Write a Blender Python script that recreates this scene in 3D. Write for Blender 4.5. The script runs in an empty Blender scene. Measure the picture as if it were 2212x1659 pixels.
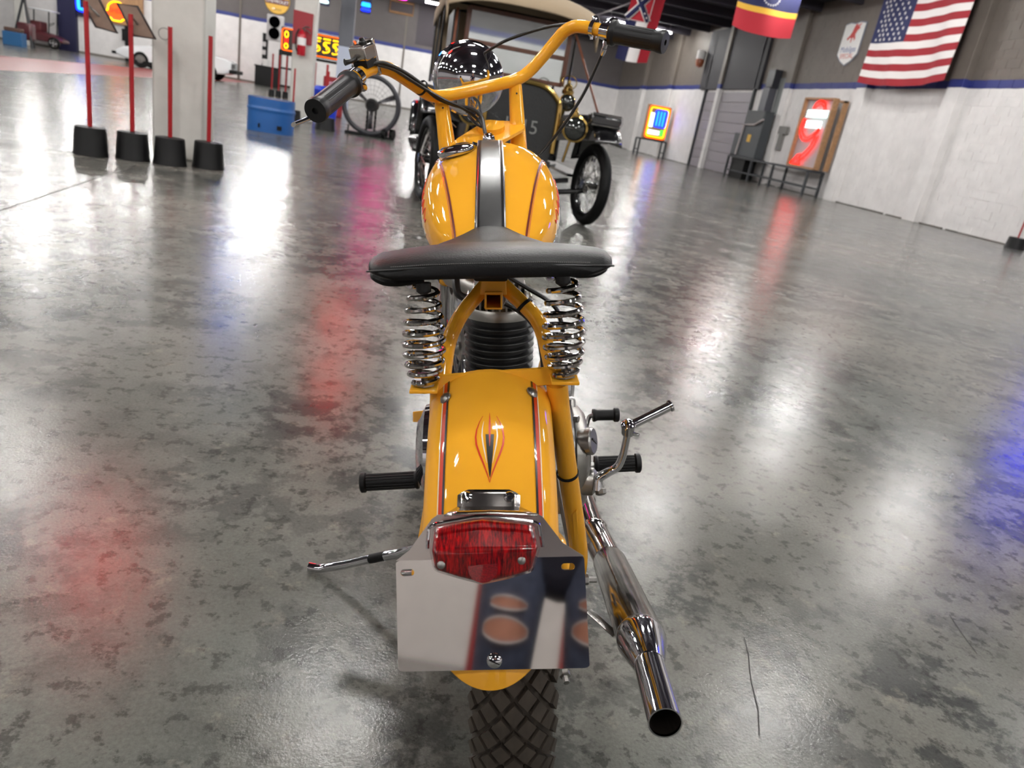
import bpy, bmesh, math, random
import numpy as np
from mathutils import Matrix, Vector

random.seed(7)
sc = bpy.context.scene
COL = sc.collection
PI = math.pi

# ------------------------------------------------------------------ camera
F, CX, CY, H = 1566.0, 1106.0, 829.5, 0.92
PITCH, ROLL, YAW = 0.35437, 0.17648, 0.21539
hd = np.array([math.sin(YAW), math.cos(YAW), 0.0])
rt = np.array([math.cos(YAW), -math.sin(YAW), 0.0])
UZ = np.array([0.0, 0.0, 1.0])
fw = hd * math.cos(PITCH) - UZ * math.sin(PITCH)
up0 = hd * math.sin(PITCH) + UZ * math.cos(PITCH)
cr = math.cos(ROLL) * rt + math.sin(ROLL) * up0
cu = -math.sin(ROLL) * rt + math.cos(ROLL) * up0
CAM = np.array([0.0, 0.0, H])
cam_d = bpy.data.cameras.new('camera')
cam = bpy.data.objects.new('camera', cam_d)
COL.objects.link(cam)
cam_d.sensor_fit = 'HORIZONTAL'
cam_d.sensor_width = 36.0
cam_d.lens = 36.0 * F / 2212.0
cam_d.clip_start = 0.02
cam_d.clip_end = 300
cam.matrix_world = Matrix(((cr[0], cu[0], -fw[0], 0), (cr[1], cu[1], -fw[1], 0), (cr[2], cu[2], -fw[2], H), (0, 0, 0, 1)))
cam_d.dof.use_dof = True
cam_d.dof.focus_distance = 0.95
cam_d.dof.aperture_fstop = 8.2
sc.camera = cam

# ------------------------------------------------------------------ world, exposure
w = bpy.data.worlds.new('world')
sc.world = w
w.use_nodes = True
w.node_tree.nodes['Background'].inputs[0].default_value = (0.75, 0.82, 1.0, 1)
w.node_tree.nodes['Background'].inputs[1].default_value = 0.05
sc.view_settings.view_transform = 'Standard'
sc.view_settings.look = 'None'
sc.view_settings.gamma = 1.0
sc.view_settings.use_curve_mapping = False
sc.view_settings.exposure = 0.0
sc.cycles.caustics_reflective = False
sc.cycles.sample_clamp_indirect = 8.0
TUBE_LIGHT = 275.0      # fluorescent tubes, the hall's own lighting
NEON_LIGHT = 3.4

# ------------------------------------------------------------------ helpers
def lin(c):
    c = c / 255.0
    return c / 12.92 if c <= 0.04045 else ((c + 0.055) / 1.055) ** 2.4

def rgb(r, g, b):
    return (lin(r), lin(g), lin(b), 1.0)

MATS = {}

def mat(name, col, rough=0.5, metal=0.0, coat=0.0, emit=None, estr=0.0, noise=None, bump=None, spec=None, trans=0.0, coat_rough=0.03):
    """noise=(scale, amount, detail): colour variation of the stuff itself; bump=(scale, strength)"""
    if name in MATS:
        return MATS[name]
    m = bpy.data.materials.new(name)
    m.use_nodes = True
    nt = m.node_tree
    b = nt.nodes['Principled BSDF']
    b.inputs['Base Color'].default_value = col
    b.inputs['Roughness'].default_value = rough
    b.inputs['Metallic'].default_value = metal
    b.inputs['Coat Weight'].default_value = coat
    b.inputs['Coat Roughness'].default_value = coat_rough
    if spec is not None:
        b.inputs['Specular IOR Level'].default_value = spec
    if trans:
        b.inputs['Transmission Weight'].default_value = trans
    if emit is not None:
        b.inputs['Emission Color'].default_value = emit
        b.inputs['Emission Strength'].default_value = estr
    if noise or bump:
        tc = nt.nodes.new('ShaderNodeTexCoord')
    if noise:
        s, a, d = noise
        n = nt.nodes.new('ShaderNodeTexNoise')
        n.inputs['Scale'].default_value = s
        n.inputs['Detail'].default_value = d
        nt.links.new(tc.outputs['Object'], n.inputs['Vector'])
        mp = nt.nodes.new('ShaderNodeMapRange')
        mp.inputs['From Min'].default_value = 0.3
        mp.inputs['From Max'].default_value = 0.7
        mp.inputs['To Min'].default_value = 1 - a
        mp.inputs['To Max'].default_value = 1 + a * 0.6
        nt.links.new(n.outputs['Fac'], mp.inputs['Value'])
        mx = nt.nodes.new('ShaderNodeVectorMath')
        mx.operation = 'SCALE'
        mx.inputs[0].default_value = col[:3]
        nt.links.new(mp.outputs['Result'], mx.inputs['Scale'])
        nt.links.new(mx.outputs['Vector'], b.inputs['Base Color'])
    if bump:
        n2 = nt.nodes.new('ShaderNodeTexNoise')
        n2.inputs['Scale'].default_value = bump[0]
        n2.inputs['Detail'].default_value = 4
        nt.links.new(tc.outputs['Object'], n2.inputs['Vector'])
        bp_ = nt.nodes.new('ShaderNodeBump')
        bp_.inputs['Strength'].default_value = bump[1]
        bp_.inputs['Distance'].default_value = 0.01
        nt.links.new(n2.outputs['Fac'], bp_.inputs['Height'])
        nt.links.new(bp_.outputs['Normal'], b.inputs['Normal'])
    MATS[name] = m
    return m

def neon_mat(name, r, g, b, s=1.0):
    c = rgb(r, g, b)
    return mat(name, c, 0.4, emit=c, estr=NEON_LIGHT * s)

class MB:
    """collects shapes; build() links them as one mesh object"""
    def __init__(self):
        self.v = []
        self.f = []

    def add(self, vs, fs):
        o = len(self.v)
        self.v += [tuple(map(float, p)) for p in vs]
        self.f += [tuple(i + o for i in q) for q in fs]
        return self

    def box(self, c, s, M=None):
        x, y, z = [q / 2 for q in s]
        vs = [(-x, -y, -z), (x, -y, -z), (x, y, -z), (-x, y, -z), (-x, -y, z), (x, -y, z), (x, y, z), (-x, y, z)]
        if M is not None:
            vs = [M @ Vector(p) for p in vs]
        vs = [(p[0] + c[0], p[1] + c[1], p[2] + c[2]) for p in vs]
        return self.add(vs, [(0, 3, 2, 1), (4, 5, 6, 7), (0, 1, 5, 4), (1, 2, 6, 5), (2, 3, 7, 6), (3, 0, 4, 7)])

    def bounds(self, x0, x1, y0, y1, z0, z1):
        return self.box(((x0 + x1) / 2, (y0 + y1) / 2, (z0 + z1) / 2), (abs(x1 - x0), abs(y1 - y0), abs(z1 - z0)))

    def tube(self, pts, r, n=12, closed=False, cap=True, smooth=0, sq=None):
        P = [np.array(p, float) for p in pts]
        R = list(r) if isinstance(r, (list, tuple)) else [r] * len(P)
        if smooth:
            P, R = spline(P, R, smooth, closed)
        m = len(P)
        T = []
        for i in range(m):
            a = P[(i - 1) % m] if (closed or i > 0) else P[i]
            b = P[(i + 1) % m] if (closed or i < m - 1) else P[i]
            t = b - a
            T.append(t / (np.linalg.norm(t) + 1e-12))
        ref = np.array([0, 0, 1.0]) if abs(T[0][2]) < 0.9 else np.array([1.0, 0, 0])
        N = np.cross(T[0], ref); N /= np.linalg.norm(N)
        rings = []
        for i in range(m):
            N = N - T[i] * (N @ T[i]); N /= np.linalg.norm(N) + 1e-12
            B = np.cross(T[i], N)
            ring = []
            for k in range(n):
                a = 2 * PI * k / n + (PI / n if sq else 0)
                ring.append(P[i] + R[i] * (N * math.cos(a) + B * math.sin(a) * (sq if sq else 1)))
            rings.append(ring)
        vs = [p for q in rings for p in q]
        fs = []
        for i in range(m if closed else m - 1):
            j = (i + 1) % m
            for k in range(n):
                l = (k + 1) % n
                fs.append((i * n + k, i * n + l, j * n + l, j * n + k))
        if cap and not closed:
            fs.append(tuple(reversed(range(n))))
            fs.append(tuple((m - 1) * n + k for k in range(n)))
        return self.add(vs, fs)

    def lathe(self, prof, o, ax, n=32, cap=True):
        """prof: (radius, height along ax)"""
        o = np.array(o, float); ax = np.array(ax, float); ax /= np.linalg.norm(ax)
        ref = np.array([0, 0, 1.0]) if abs(ax[2]) < 0.9 else np.array([1.0, 0, 0])
        u = np.cross(ref, ax); u /= np.linalg.norm(u); v = np.cross(ax, u)
        vs, fs = [], []
        m = len(prof)
        for r, h in prof:
            for k in range(n):
                a = 2 * PI * k / n
                vs.append(o + ax * h + max(r, 1e-5) * (u * math.cos(a) + v * math.sin(a)))
        for i in range(m - 1):
            for k in range(n):
                l = (k + 1) % n
                fs.append((i * n + k, i * n + l, (i + 1) * n + l, (i + 1) * n + k))
        if cap:
            if prof[0][0] > 1e-4:
                fs.append(tuple(reversed(range(n))))
            if prof[-1][0] > 1e-4:
                fs.append(tuple((m - 1) * n + k for k in range(n)))
        return self.add(vs, fs)

    def grid(self, fn, nu, nv, closeu=False, closev=False):
        """fn(u, v), u and v in 0..1"""
        vs = []
        for i in range(nu):
            for j in range(nv):
                vs.append(fn(i / (nu if closeu else nu - 1), j / (nv if closev else nv - 1)))
        fs = []
        for i in range(nu if closeu else nu - 1):
            for j in range(nv if closev else nv - 1):
                a, b = (i + 1) % nu, (j + 1) % nv
                fs.append((i * nv + j, a * nv + j, a * nv + b, i * nv + b))
        return self.add(vs, fs)

    def prism(self, poly, o, u, v, d):
        """2-D polygon in the frame o + a*u + b*v, thickened along d"""
        o, u, v, d = [np.array(q, float) for q in (o, u, v, d)]
        n = len(poly)
        A = [o + a * u + b * v for a, b in poly]
        vs = A + [p + d for p in A]
        fs = [tuple(reversed(range(n))), tuple(range(n, 2 * n))]
        fs += [(i, (i + 1) % n, n + (i + 1) % n, n + i) for i in range(n)]
        return self.add(vs, fs)

    def mesh(self, name, smooth=35, recalc=True):
        me = bpy.data.meshes.new(name)
        me.from_pydata(self.v, [], self.f)
        if recalc:
            bm = bmesh.new(); bm.from_mesh(me)
            bmesh.ops.remove_doubles(bm, verts=bm.verts, dist=1e-6)
            bmesh.ops.recalc_face_normals(bm, faces=bm.faces)
            bm.to_mesh(me); bm.free()
        if smooth:
            me.polygons.foreach_set('use_smooth', [True] * len(me.polygons))
            me.set_sharp_from_angle(angle=math.radians(smooth))
        me.update()
        return me

    def build(self, name, m, parent=None, smooth=35, bevel=0, seg=2, solid=0, sub=0, recalc=True):
        if parent is not None and parent.name in SHIFT:
            s = SHIFT[parent.name]
            self.v = [(p[0] - s[0], p[1] - s[1], p[2] - s[2]) for p in self.v]
        me = self.mesh(name, smooth, recalc)
        me.materials.append(m)
        o = bpy.data.objects.new(name, me)
        COL.objects.link(o)
        if parent is not None:
            o.parent = parent
            if parent.name in SHIFT:
                SHIFT[o.name] = SHIFT[parent.name]
        if solid:
            md = o.modifiers.new('thickness', 'SOLIDIFY'); md.thickness = solid; md.offset = 0
        if sub:
            md = o.modifiers.new('smooth', 'SUBSURF'); md.levels = sub; md.render_levels = sub
        if bevel:
            md = o.modifiers.new('bevel', 'BEVEL'); md.width = bevel; md.segments = seg
            md.limit_method = 'ANGLE'; md.angle_limit = math.radians(40)
        return o

SHIFT = {}

def spline(P, R, k, closed=False):
    m = len(P); Q, S = [], []
    for i in range(m if closed else m - 1):
        p0 = P[(i - 1) % m] if (closed or i > 0) else 2 * P[0] - P[1]
        p1 = P[i]; p2 = P[(i + 1) % m]
        p3 = P[(i + 2) % m] if (closed or i + 2 < m) else 2 * P[-1] - P[-2]
        for j in range(k):
            t = j / k
            Q.append(0.5 * ((2 * p1) + (-p0 + p2) * t + (2 * p0 - 5 * p1 + 4 * p2 - p3) * t * t + (-p0 + 3 * p1 - 3 * p2 + p3) * t ** 3))
            S.append(R[i] * (1 - t) + R[(i + 1) % m] * t)
    if not closed:
        Q.append(P[-1]); S.append(R[-1])
    return Q, S

def tag(o, label=None, cat=None, group=None, kind=None):
    if label: o['label'] = label
    if cat: o['category'] = cat
    if group: o['group'] = group
    if kind: o['kind'] = kind
    return o

def empty(name, loc, label=None, cat=None, group=None, rz=0.0, kind=None):
    o = bpy.data.objects.new(name, None)
    o.empty_display_size = 0.1
    COL.objects.link(o)
    o.location = loc
    o.rotation_euler = (0, 0, rz)
    return tag(o, label, cat, group, kind)

def world_empty(name, loc, *a, **k):
    """a thing whose parts are written in hall coordinates"""
    o = empty(name, loc, *a, **k)
    SHIFT[o.name] = loc
    return o

def copy_tree(o, parent=None):
    c = o.copy(); COL.objects.link(c); c.parent = parent
    for ch in [x for x in bpy.data.objects if x.parent == o]:
        copy_tree(ch, c)
    return c

def text_mb(s, size, o, u, v, d, spacing=1.0):
    """lettering as solid geometry: o + x*u + y*v, thickness vector d"""
    cu_ = bpy.data.curves.new('t', 'FONT')
    cu_.body = s; cu_.size = size; cu_.align_x = 'CENTER'; cu_.align_y = 'CENTER'; cu_.space_character = spacing
    cu_.resolution_u = 3
    ob = bpy.data.objects.new('t', cu_); COL.objects.link(ob)
    dg = bpy.context.evaluated_depsgraph_get(); dg.update()
    me = bpy.data.meshes.new_from_object(ob.evaluated_get(dg))
    o, u, v, d = [np.array(q, float) for q in (o, u, v, d)]
    mb = MB()
    vs = [o + p.co[0] * u + p.co[1] * v + d for p in me.vertices]
    mb.add(vs, [tuple(p.vertices) for p in me.polygons])
    COL.objects.unlink(ob); bpy.data.objects.remove(ob); bpy.data.curves.remove(cu_); bpy.data.meshes.remove(me)
    return mb

# ------------------------------------------------------------------ materials
YELLOW = mat('yellow_paint', rgb(244, 174, 48), 0.45, coat=0.8, coat_rough=0.05, spec=0.0)
CHROME = mat('chrome', rgb(205, 205, 208), 0.05, 1.0)
SPRINGSTEEL = mat('spring_chrome', rgb(178, 174, 170), 0.12, 1.0)
STEEL = mat('brushed_steel', rgb(150, 148, 145), 0.3, 1.0, bump=(180, 0.05))
PIPE = mat('worn_chrome_pipe', rgb(165, 160, 156), 0.1, 1.0, noise=(35, 0.35, 5))
BRUSHED = mat('brushed_stainless', rgb(190, 182, 176), 0.3, 1.0)
SHEET = mat('satin_stainless', rgb(200, 194, 188), 0.16, 1.0)
MIRROR = mat('polished_stainless', rgb(178, 172, 168), 0.045, 1.0)
ALU = mat('cast_aluminium', rgb(165, 163, 158), 0.33, 1.0, noise=(25, 0.18, 4), bump=(120, 0.06))
LEATHER = mat('black_leather', rgb(8, 8, 9), 0.44, spec=0.22, bump=(420, 0.10))
RUBBER = mat('black_rubber', rgb(11, 11, 12), 0.5, spec=0.25)
GRIPRUB = mat('grip_rubber', rgb(20, 20, 22), 0.42, spec=0.35)
TYRE = mat('tyre_rubber', rgb(62, 54, 46), 0.7, noise=(60, 0.3, 4))
BLACKFIN = mat('black_fin_paint', rgb(20, 20, 20), 0.42)
BLACKGLOSS = mat('black_gloss', rgb(12, 12, 13), 0.12, coat=1.0)
BLACKSTRAP = mat('black_polished_strap', rgb(20, 20, 21), 0.3, coat=0.35, coat_rough=0.12, noise=(60, 0.4, 4))
BLACKCABLE = mat('black_cable', rgb(14, 14, 15), 0.35)
REDLINE = mat('red_pinstripe', rgb(208, 56, 18), 0.35, coat=0.8)
DARKRED = mat('dark_red_pinstripe', rgb(112, 34, 20), 0.35, coat=0.8)
WHITELINE = mat('white_pinstripe', rgb(238, 225, 205), 0.35, coat=0.8)
BLACKLINE = mat('black_pinstripe', rgb(15, 12, 10), 0.3, coat=0.8)
DECALWHITE = mat('decal_white', rgb(230, 225, 215), 0.4)
BRASS = mat('polished_brass', rgb(190, 158, 92), 0.2, 1.0)
CARBLACK = mat('car_black', rgb(13, 13, 15), 0.2, coat=0.8)
WOOD = mat('varnished_wood', rgb(92, 52, 34), 0.35, noise=(18, 0.3, 4))
PLYWOOD = mat('crate_wood', rgb(168, 128, 92), 0.6, noise=(12, 0.25, 4))
CANVAS = mat('tan_canvas', rgb(158, 140, 116), 0.85, bump=(300, 0.1))
GLASS = mat('lamp_glass', rgb(70, 72, 70), 0.05, 0.7)
REDPOLE = mat('red_pole_paint', rgb(158, 16, 24), 0.4)
BROWNBOARD = mat('brown_board', rgb(104, 84, 70), 0.6, noise=(14, 0.15, 3))
BOARDEDGE = mat('board_edge_black', rgb(24, 20, 20), 0.5)
WHITEPAINT = mat('column_white_paint', rgb(198, 196, 190), 0.55, noise=(3.2, 0.12, 6), bump=(30, 0.15))
BLUEPLASTIC = mat('blue_drum', rgb(34, 92, 160), 0.35)
BLUEBIN = mat('blue_bin', rgb(26, 60, 205), 0.4)
DARKMETAL = mat('dark_frame_metal', rgb(48, 50, 54), 0.5)
GREYBOX = mat('grey_cabinet', rgb(58, 62, 66), 0.45)
WHITEBODY = mat('white_car_paint', rgb(228, 230, 232), 0.25, coat=0.7)
NAVY = mat('navy_panel', rgb(24, 24, 62), 0.6)
WHITEPLAIN = mat('white_enamel', rgb(222, 220, 218), 0.35)
REDPLAIN = mat('red_enamel', rgb(190, 40, 34), 0.4)
BLUEPLAIN = mat('blue_enamel', rgb(42, 66, 140), 0.4)
YELLOWPLAIN = mat('yellow_enamel', rgb(214, 166, 50), 0.4)
REDBOARD = mat('red_board', rgb(140, 14, 30), 0.5)
FAWN = mat('fawn_lid', rgb(150, 118, 84), 0.7, noise=(20, 0.2, 3))
REDSHADE = mat('rust_glass', rgb(150, 80, 50), 0.3)

def floor_material():
    m = bpy.data.materials.new('polished_concrete'); m.use_nodes = True
    nt = m.node_tree; L = nt.links.new; b = nt.nodes['Principled BSDF']
    tc = nt.nodes.new('ShaderNodeTexCoord')
    def noise(s, d, rough=0.55, dist=0.0, vec=None):
        n = nt.nodes.new('ShaderNodeTexNoise'); n.inputs['Scale'].default_value = s
        n.inputs['Detail'].default_value = d; n.inputs['Roughness'].default_value = rough
        n.inputs['Distortion'].default_value = dist
        L(vec or tc.outputs['Object'], n.inputs['Vector']); return n
    def ramp(src, stops):
        r = nt.nodes.new('ShaderNodeValToRGB'); e = r.color_ramp.elements
        while len(e) < len(stops): e.new(0.5)
        for q, (p, c) in zip(e, stops):
            q.position = p; q.color = c
        L(src, r.inputs['Fac']); return r
    def mix(a, b_, f, mode='MIX'):
        x = nt.nodes.new('ShaderNodeMix'); x.data_type = 'RGBA'; x.blend_type = mode
        for s, i in ((f, 0), (a, 6), (b_, 7)):
            if hasattr(s, 'is_linked'): L(s, x.inputs[i])
            else: x.inputs[i].default_value = s
        return x.outputs[2]
    def mul(a, b_):
        x = nt.nodes.new('ShaderNodeMath'); x.operation = 'MULTIPLY'
        for s, i in ((a, 0), (b_, 1)):
            if hasattr(s, 'is_linked'): L(s, x.inputs[i])
            else: x.inputs[i].default_value = s
        return x.outputs[0]
    W = lambda v: (v, v, v, 1)
    big = noise(0.55, 4)
    base = ramp(big.outputs['Fac'], [(0.36, rgb(97, 100, 95)), (0.64, rgb(126, 122, 115))]).outputs['Color']
    mid = noise(2.6, 9, 0.62)
    base = mix(base, ramp(mid.outputs['Fac'], [(0.3, W(0.72)), (0.7, W(1.18))]).outputs['Color'], 0.8, 'MULTIPLY')
    # dark worn patches with ragged edges, gathered in drifts
    drift = ramp(noise(0.9, 3).outputs['Fac'], [(0.40, W(0)), (0.58, W(1))]).outputs['Color']
    patch = ramp(noise(6.5, 12, 0.72, 0.15).outputs['Fac'], [(0.485, W(0)), (0.545, W(1))]).outputs['Color']
    base = mix(base, rgb(42, 45, 45), mul(mul(drift, patch), 0.76))
    spot = ramp(noise(24, 10, 0.68).outputs['Fac'], [(0.54, W(0)), (0.60, W(1))]).outputs['Color']
    base = mix(base, rgb(46, 46, 44), mul(spot, 0.6))
    pale = ramp(noise(11, 10, 0.7).outputs['Fac'], [(0.58, W(0)), (0.7, W(1))]).outputs['Color']
    base = mix(base, rgb(148, 142, 130), mul(pale, 0.5))
    fine = noise(140, 5, 0.7)
    base = mix(base, ramp(fine.outputs['Fac'], [(0.3, W(0.7)), (0.7, W(1.25))]).outputs['Color'], 0.7, 'MULTIPLY')
    L(base, b.inputs['Base Color'])
    rr = nt.nodes.new('ShaderNodeMapRange')
    rr.inputs['From Min'].default_value = 0.3; rr.inputs['From Max'].default_value = 0.7
    rr.inputs['To Min'].default_value = 0.15; rr.inputs['To Max'].default_value = 0.27
    L(mid.outputs['Fac'], rr.inputs['Value']); L(rr.outputs['Result'], b.inputs['Roughness'])
    b.inputs['Specular IOR Level'].default_value = 0.26
    bu = nt.nodes.new('ShaderNodeBump'); bu.inputs['Strength'].default_value = 0.1; bu.inputs['Distance'].default_value = 0.004
    L(noise(170, 3).outputs['Fac'], bu.inputs['Height'])
    bu2 = nt.nodes.new('ShaderNodeBump'); bu2.inputs['Strength'].default_value = 0.035; bu2.inputs['Distance'].default_value = 0.02
    L(noise(9, 3).outputs['Fac'], bu2.inputs['Height']); L(bu.outputs['Normal'], bu2.inputs['Normal'])
    L(bu2.outputs['Normal'], b.inputs['Normal'])
    return m

def block_material(name, brick=False, plane='x', UPPER=rgb(108, 100, 93)):
    """painted block wall: white to 3.22 m, a blue course, bare grey block above"""
    m = bpy.data.materials.new(name); m.use_nodes = True
    nt = m.node_tree; L = nt.links.new; b = nt.nodes['Principled BSDF']
    g = nt.nodes.new('ShaderNodeNewGeometry'); s = nt.nodes.new('ShaderNodeSeparateXYZ'); L(g.outputs['Position'], s.inputs[0])
    n = nt.nodes.new('ShaderNodeTexNoise'); n.inputs['Scale'].default_value = 1.4; n.inputs['Detail'].default_value = 8
    L(g.outputs['Position'], n.inputs['Vector'])
    wob = nt.nodes.new('ShaderNodeMath'); wob.operation = 'MULTIPLY_ADD'; wob.inputs[1].default_value = 0.05
    L(n.outputs['Fac'], wob.inputs[0]); L(s.outputs['Z'], wob.inputs[2])
    r = nt.nodes.new('ShaderNodeValToRGB'); r.color_ramp.interpolation = 'CONSTANT'
    e = r.color_ramp.elements; e.new(0.5)
    dv = nt.nodes.new('ShaderNodeMath'); dv.operation = 'DIVIDE'; dv.inputs[1].default_value = 6.0
    L(wob.outputs[0], dv.inputs[0]); L(dv.outputs[0], r.inputs['Fac'])
    e[0].position = 0; e[0].color = rgb(224, 221, 220)
    e[1].position = 3.24 / 6; e[1].color = rgb(40, 50, 118)
    e[2].position = 3.44 / 6; e[2].color = UPPER
    n2 = nt.nodes.new('ShaderNodeTexNoise'); n2.inputs['Scale'].default_value = 3.0; n2.inputs['Detail'].default_value = 9
    L(g.outputs['Position'], n2.inputs['Vector'])
    mr = nt.nodes.new('ShaderNodeMapRange'); mr.inputs['From Min'].default_value = 0.3; mr.inputs['From Max'].default_value = 0.7
    mr.inputs['To Min'].default_value = 0.92; mr.inputs['To Max'].default_value = 1.04
    L(n2.outputs['Fac'], mr.inputs['Value'])
    sc_ = nt.nodes.new('ShaderNodeVectorMath'); sc_.operation = 'SCALE'
    L(r.outputs['Color'], sc_.inputs[0]); L(mr.outputs['Result'], sc_.inputs['Scale']); L(sc_.outputs['Vector'], b.inputs['Base Color'])
    b.inputs['Roughness'].default_value = 0.6
    bu = nt.nodes.new('ShaderNodeBump'); bu.inputs['Strength'].default_value = 0.2; bu.inputs['Distance'].default_value = 0.01
    if brick:
        cb = nt.nodes.new('ShaderNodeCombineXYZ'); L(s.outputs['X' if plane == 'x' else 'Y'], cb.inputs[0]); L(s.outputs['Z'], cb.inputs[1])
        t = nt.nodes.new('ShaderNodeTexBrick'); t.inputs['Scale'].default_value = 1.0
        t.inputs['Brick Width'].default_value = 0.406; t.inputs['Row Height'].default_value = 0.203; t.inputs['Mortar Size'].default_value = 0.008
        t.inputs['Color1'].default_value = (1, 1, 1, 1); t.inputs['Color2'].default_value = (1, 1, 1, 1); t.inputs['Mortar'].default_value = (0, 0, 0, 1)
        L(cb.outputs[0], t.inputs['Vector']); L(t.outputs['Color'], bu.inputs['Height'])
    else:
        n3 = nt.nodes.new('ShaderNodeTexNoise'); n3.inputs['Scale'].default_value = 60; L(g.outputs['Position'], n3.inputs['Vector'])
        L(n3.outputs['Fac'], bu.inputs['Height'])
    L(bu.outputs['Normal'], b.inputs['Normal'])
    return m

M_FLOOR = floor_material()
M_BLOCK = block_material('painted_block')
M_BACK = block_material('painted_block_far', True, 'x', rgb(88, 82, 82))  # upper grey darker than the right wall's, its shade put into the colour
M_CEIL = mat('dark_ceiling', rgb(56, 53, 62), 0.8)
M_MORTAR = mat('mortar', rgb(138, 132, 126), 0.8)

# ------------------------------------------------------------------ the hall
XL, XR, YN, YF, ZC = -24.0, 13.5, -12.0, 46.5, 5.9
def structure(mb, name, m, **k):
    return tag(mb.build(name, m, **k), kind='structure')

floor = structure(MB().bounds(XL, XR + 0.3, YN, YF + 0.3, -0.2, 0.0), 'floor', M_FLOOR)
MB().bounds(-10.8, -7.7, YN + 1, YF, 0.0, 0.003).build('painted_strip', mat('red_floor_paint', rgb(150, 52, 48), 0.35, noise=(2.0, 0.12, 6)), floor)
mb = MB()
for a, b in (((-1.90, 2.6), (-1.96, 4.95)), ((-1.96, 4.95), (-2.0, 6.6))):
    a, b = np.array(a), np.array(b); d = (b - a) / np.linalg.norm(b - a); q = np.array((-d[1], d[0])) * 0.005
    mb.add([(*(a + q), 0.001), (*(b + q), 0.001), (*(b - q), 0.001), (*(a - q), 0.001)], [(0, 1, 2, 3)])
mb.build('joint', mat('joint_filler', rgb(66, 64, 60), 0.6), floor)
mb = MB()
for pts in (((0.815, 1.1), (0.80, 1.05), (0.771, 0.981), (0.75, 0.91), (0.723, 0.852)), ((1.392, 1.2), (1.37, 1.13), (1.355, 1.07))):
    for a, b in zip(pts[:-1], pts[1:]):
        a, b = np.array(a), np.array(b); d = (b - a) / np.linalg.norm(b - a); q = np.array((-d[1], d[0])) * 0.0009
        mb.add([(*(a + q), 0.001), (*(b + q), 0.001), (*(b - q), 0.001), (*(a - q), 0.001)], [(0, 1, 2, 3)])
mb.build('crack', mat('crack_dirt', rgb(40, 39, 37), 0.7), floor)

ceiling = structure(MB().bounds(XL, XR + 0.3, YN, YF + 0.3, ZC, ZC + 0.2), 'ceiling', M_CEIL)
for i in range(25):
    y = -9.6 + 2.3 * i
    MB().bounds(XL, XR, y - 0.08, y + 0.08, ZC - 0.28, ZC).build('beam', M_CEIL, ceiling)
for i, x in enumerate((3.4, 8.6)):
    structure(MB().tube([(x, YN, ZC - 0.36), (x, YF, ZC - 0.36)], 0.035, 8), 'trim_%d' % (40 + i), mat('conduit_grey', rgb(110, 100, 108), 0.5))

# right wall: mortar core with every block proud of it
wall_right = structure(MB().bounds(XR + 0.004, XR + 0.25, YN, YF, 0, ZC), 'wall_right', M_BLOCK)
CH, CLEN = 0.2032, 0.4064
blk = MB().box((0, 0, 0), (0.03, CLEN - 0.011, CH - 0.011))
blk_me = None
stuff = MB()
rows = int(ZC / CH)
count = 0
for r in range(rows):
    z = (r + 0.5) * CH
    if z + CH / 2 > ZC: break
    k = 0
    y = YN + (CLEN / 2 if r % 2 else 0)
    while y + CLEN < YF:
        yc = y + CLEN / 2
        dx = random.uniform(-0.0012, 0.0012)
        if 13.6 < yc < 17.05 and count < 300:
            count += 1
            if blk_me is None:
                o = MB().box((0, 0, 0), (0.02, CLEN - 0.014, CH - 0.014)).build('block', M_BLOCK, wall_right, smooth=0)
                blk_me = o.data
            else:
                o = bpy.data.objects.new('block', blk_me); COL.objects.link(o); o.parent = wall_right
            o.location = (XR + 0.006 + dx, yc, z)
        else:
            stuff.box((XR + 0.006 + dx, yc, z), (0.02, CLEN - 0.014, CH - 0.014))
        y += CLEN
tag(stuff.build('block_courses', M_BLOCK, wall_right, smooth=0, recalc=False), kind='stuff')
for i, (y, wd, pr) in enumerate(((16.95, 0.5, 0.2), (20.75, 0.5, 0.2), (25.3, 0.42, 0.14), (31.0, 0.3, 0.2), (36.9, 0.5, 0.16), (41.2, 0.5, 0.2), (12.6, 0.5, 0.2), (8.0, 0.5, 0.2)), 1):
    structure(MB().bounds(XR - pr, XR, y, y + wd, 0, ZC), 'trim_%d' % i, M_BLOCK, bevel=0.01)
mb = MB()
for i in range(60):
    y = 13.0 + i * 0.55 + random.uniform(0, 0.3)
    mb.box((XR - 0.03, y, 0.012), (0.05, random.uniform(0.3, 0.9), random.uniform(0.012, 0.035)))
structure(mb, 'baseboard_right', mat('grimy_base', rgb(74, 66, 60), 0.85))

wall_back = structure(MB().bounds(XL, XR + 0.3, YF, YF + 0.25, 0, ZC), 'wall_back', M_BACK)
structure(MB().bounds(XL - 0.25, XL, YN, YF, 0, ZC), 'wall_left', block_material('painted_block_left', True, 'y'))
structure(MB().bounds(XL, XR + 0.3, YN - 0.25, YN, 0, ZC), 'wall_near', M_BACK)
structure(MB().bounds(XL, XR, YF - 0.02, YF, 0, 0.1), 'baseboard_back', mat('grimy_base_far', rgb(120, 114, 108), 0.8))
# slender wall joints on the back wall
for i, x in enumerate((-8.6, 5.2, 0.4), 20):
    structure(MB().bounds(x - 0.05, x + 0.05, YF - 0.06, YF, 0, ZC), 'trim_%d' % i, mat('grey_pipe', rgb(104, 96, 90), 0.6))
structure(MB().bounds(1.0, 4.6, YF - 0.05, YF, 3.6, ZC), 'trim_30', mat('dark_panel', rgb(66, 60, 66), 0.7))

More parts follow.
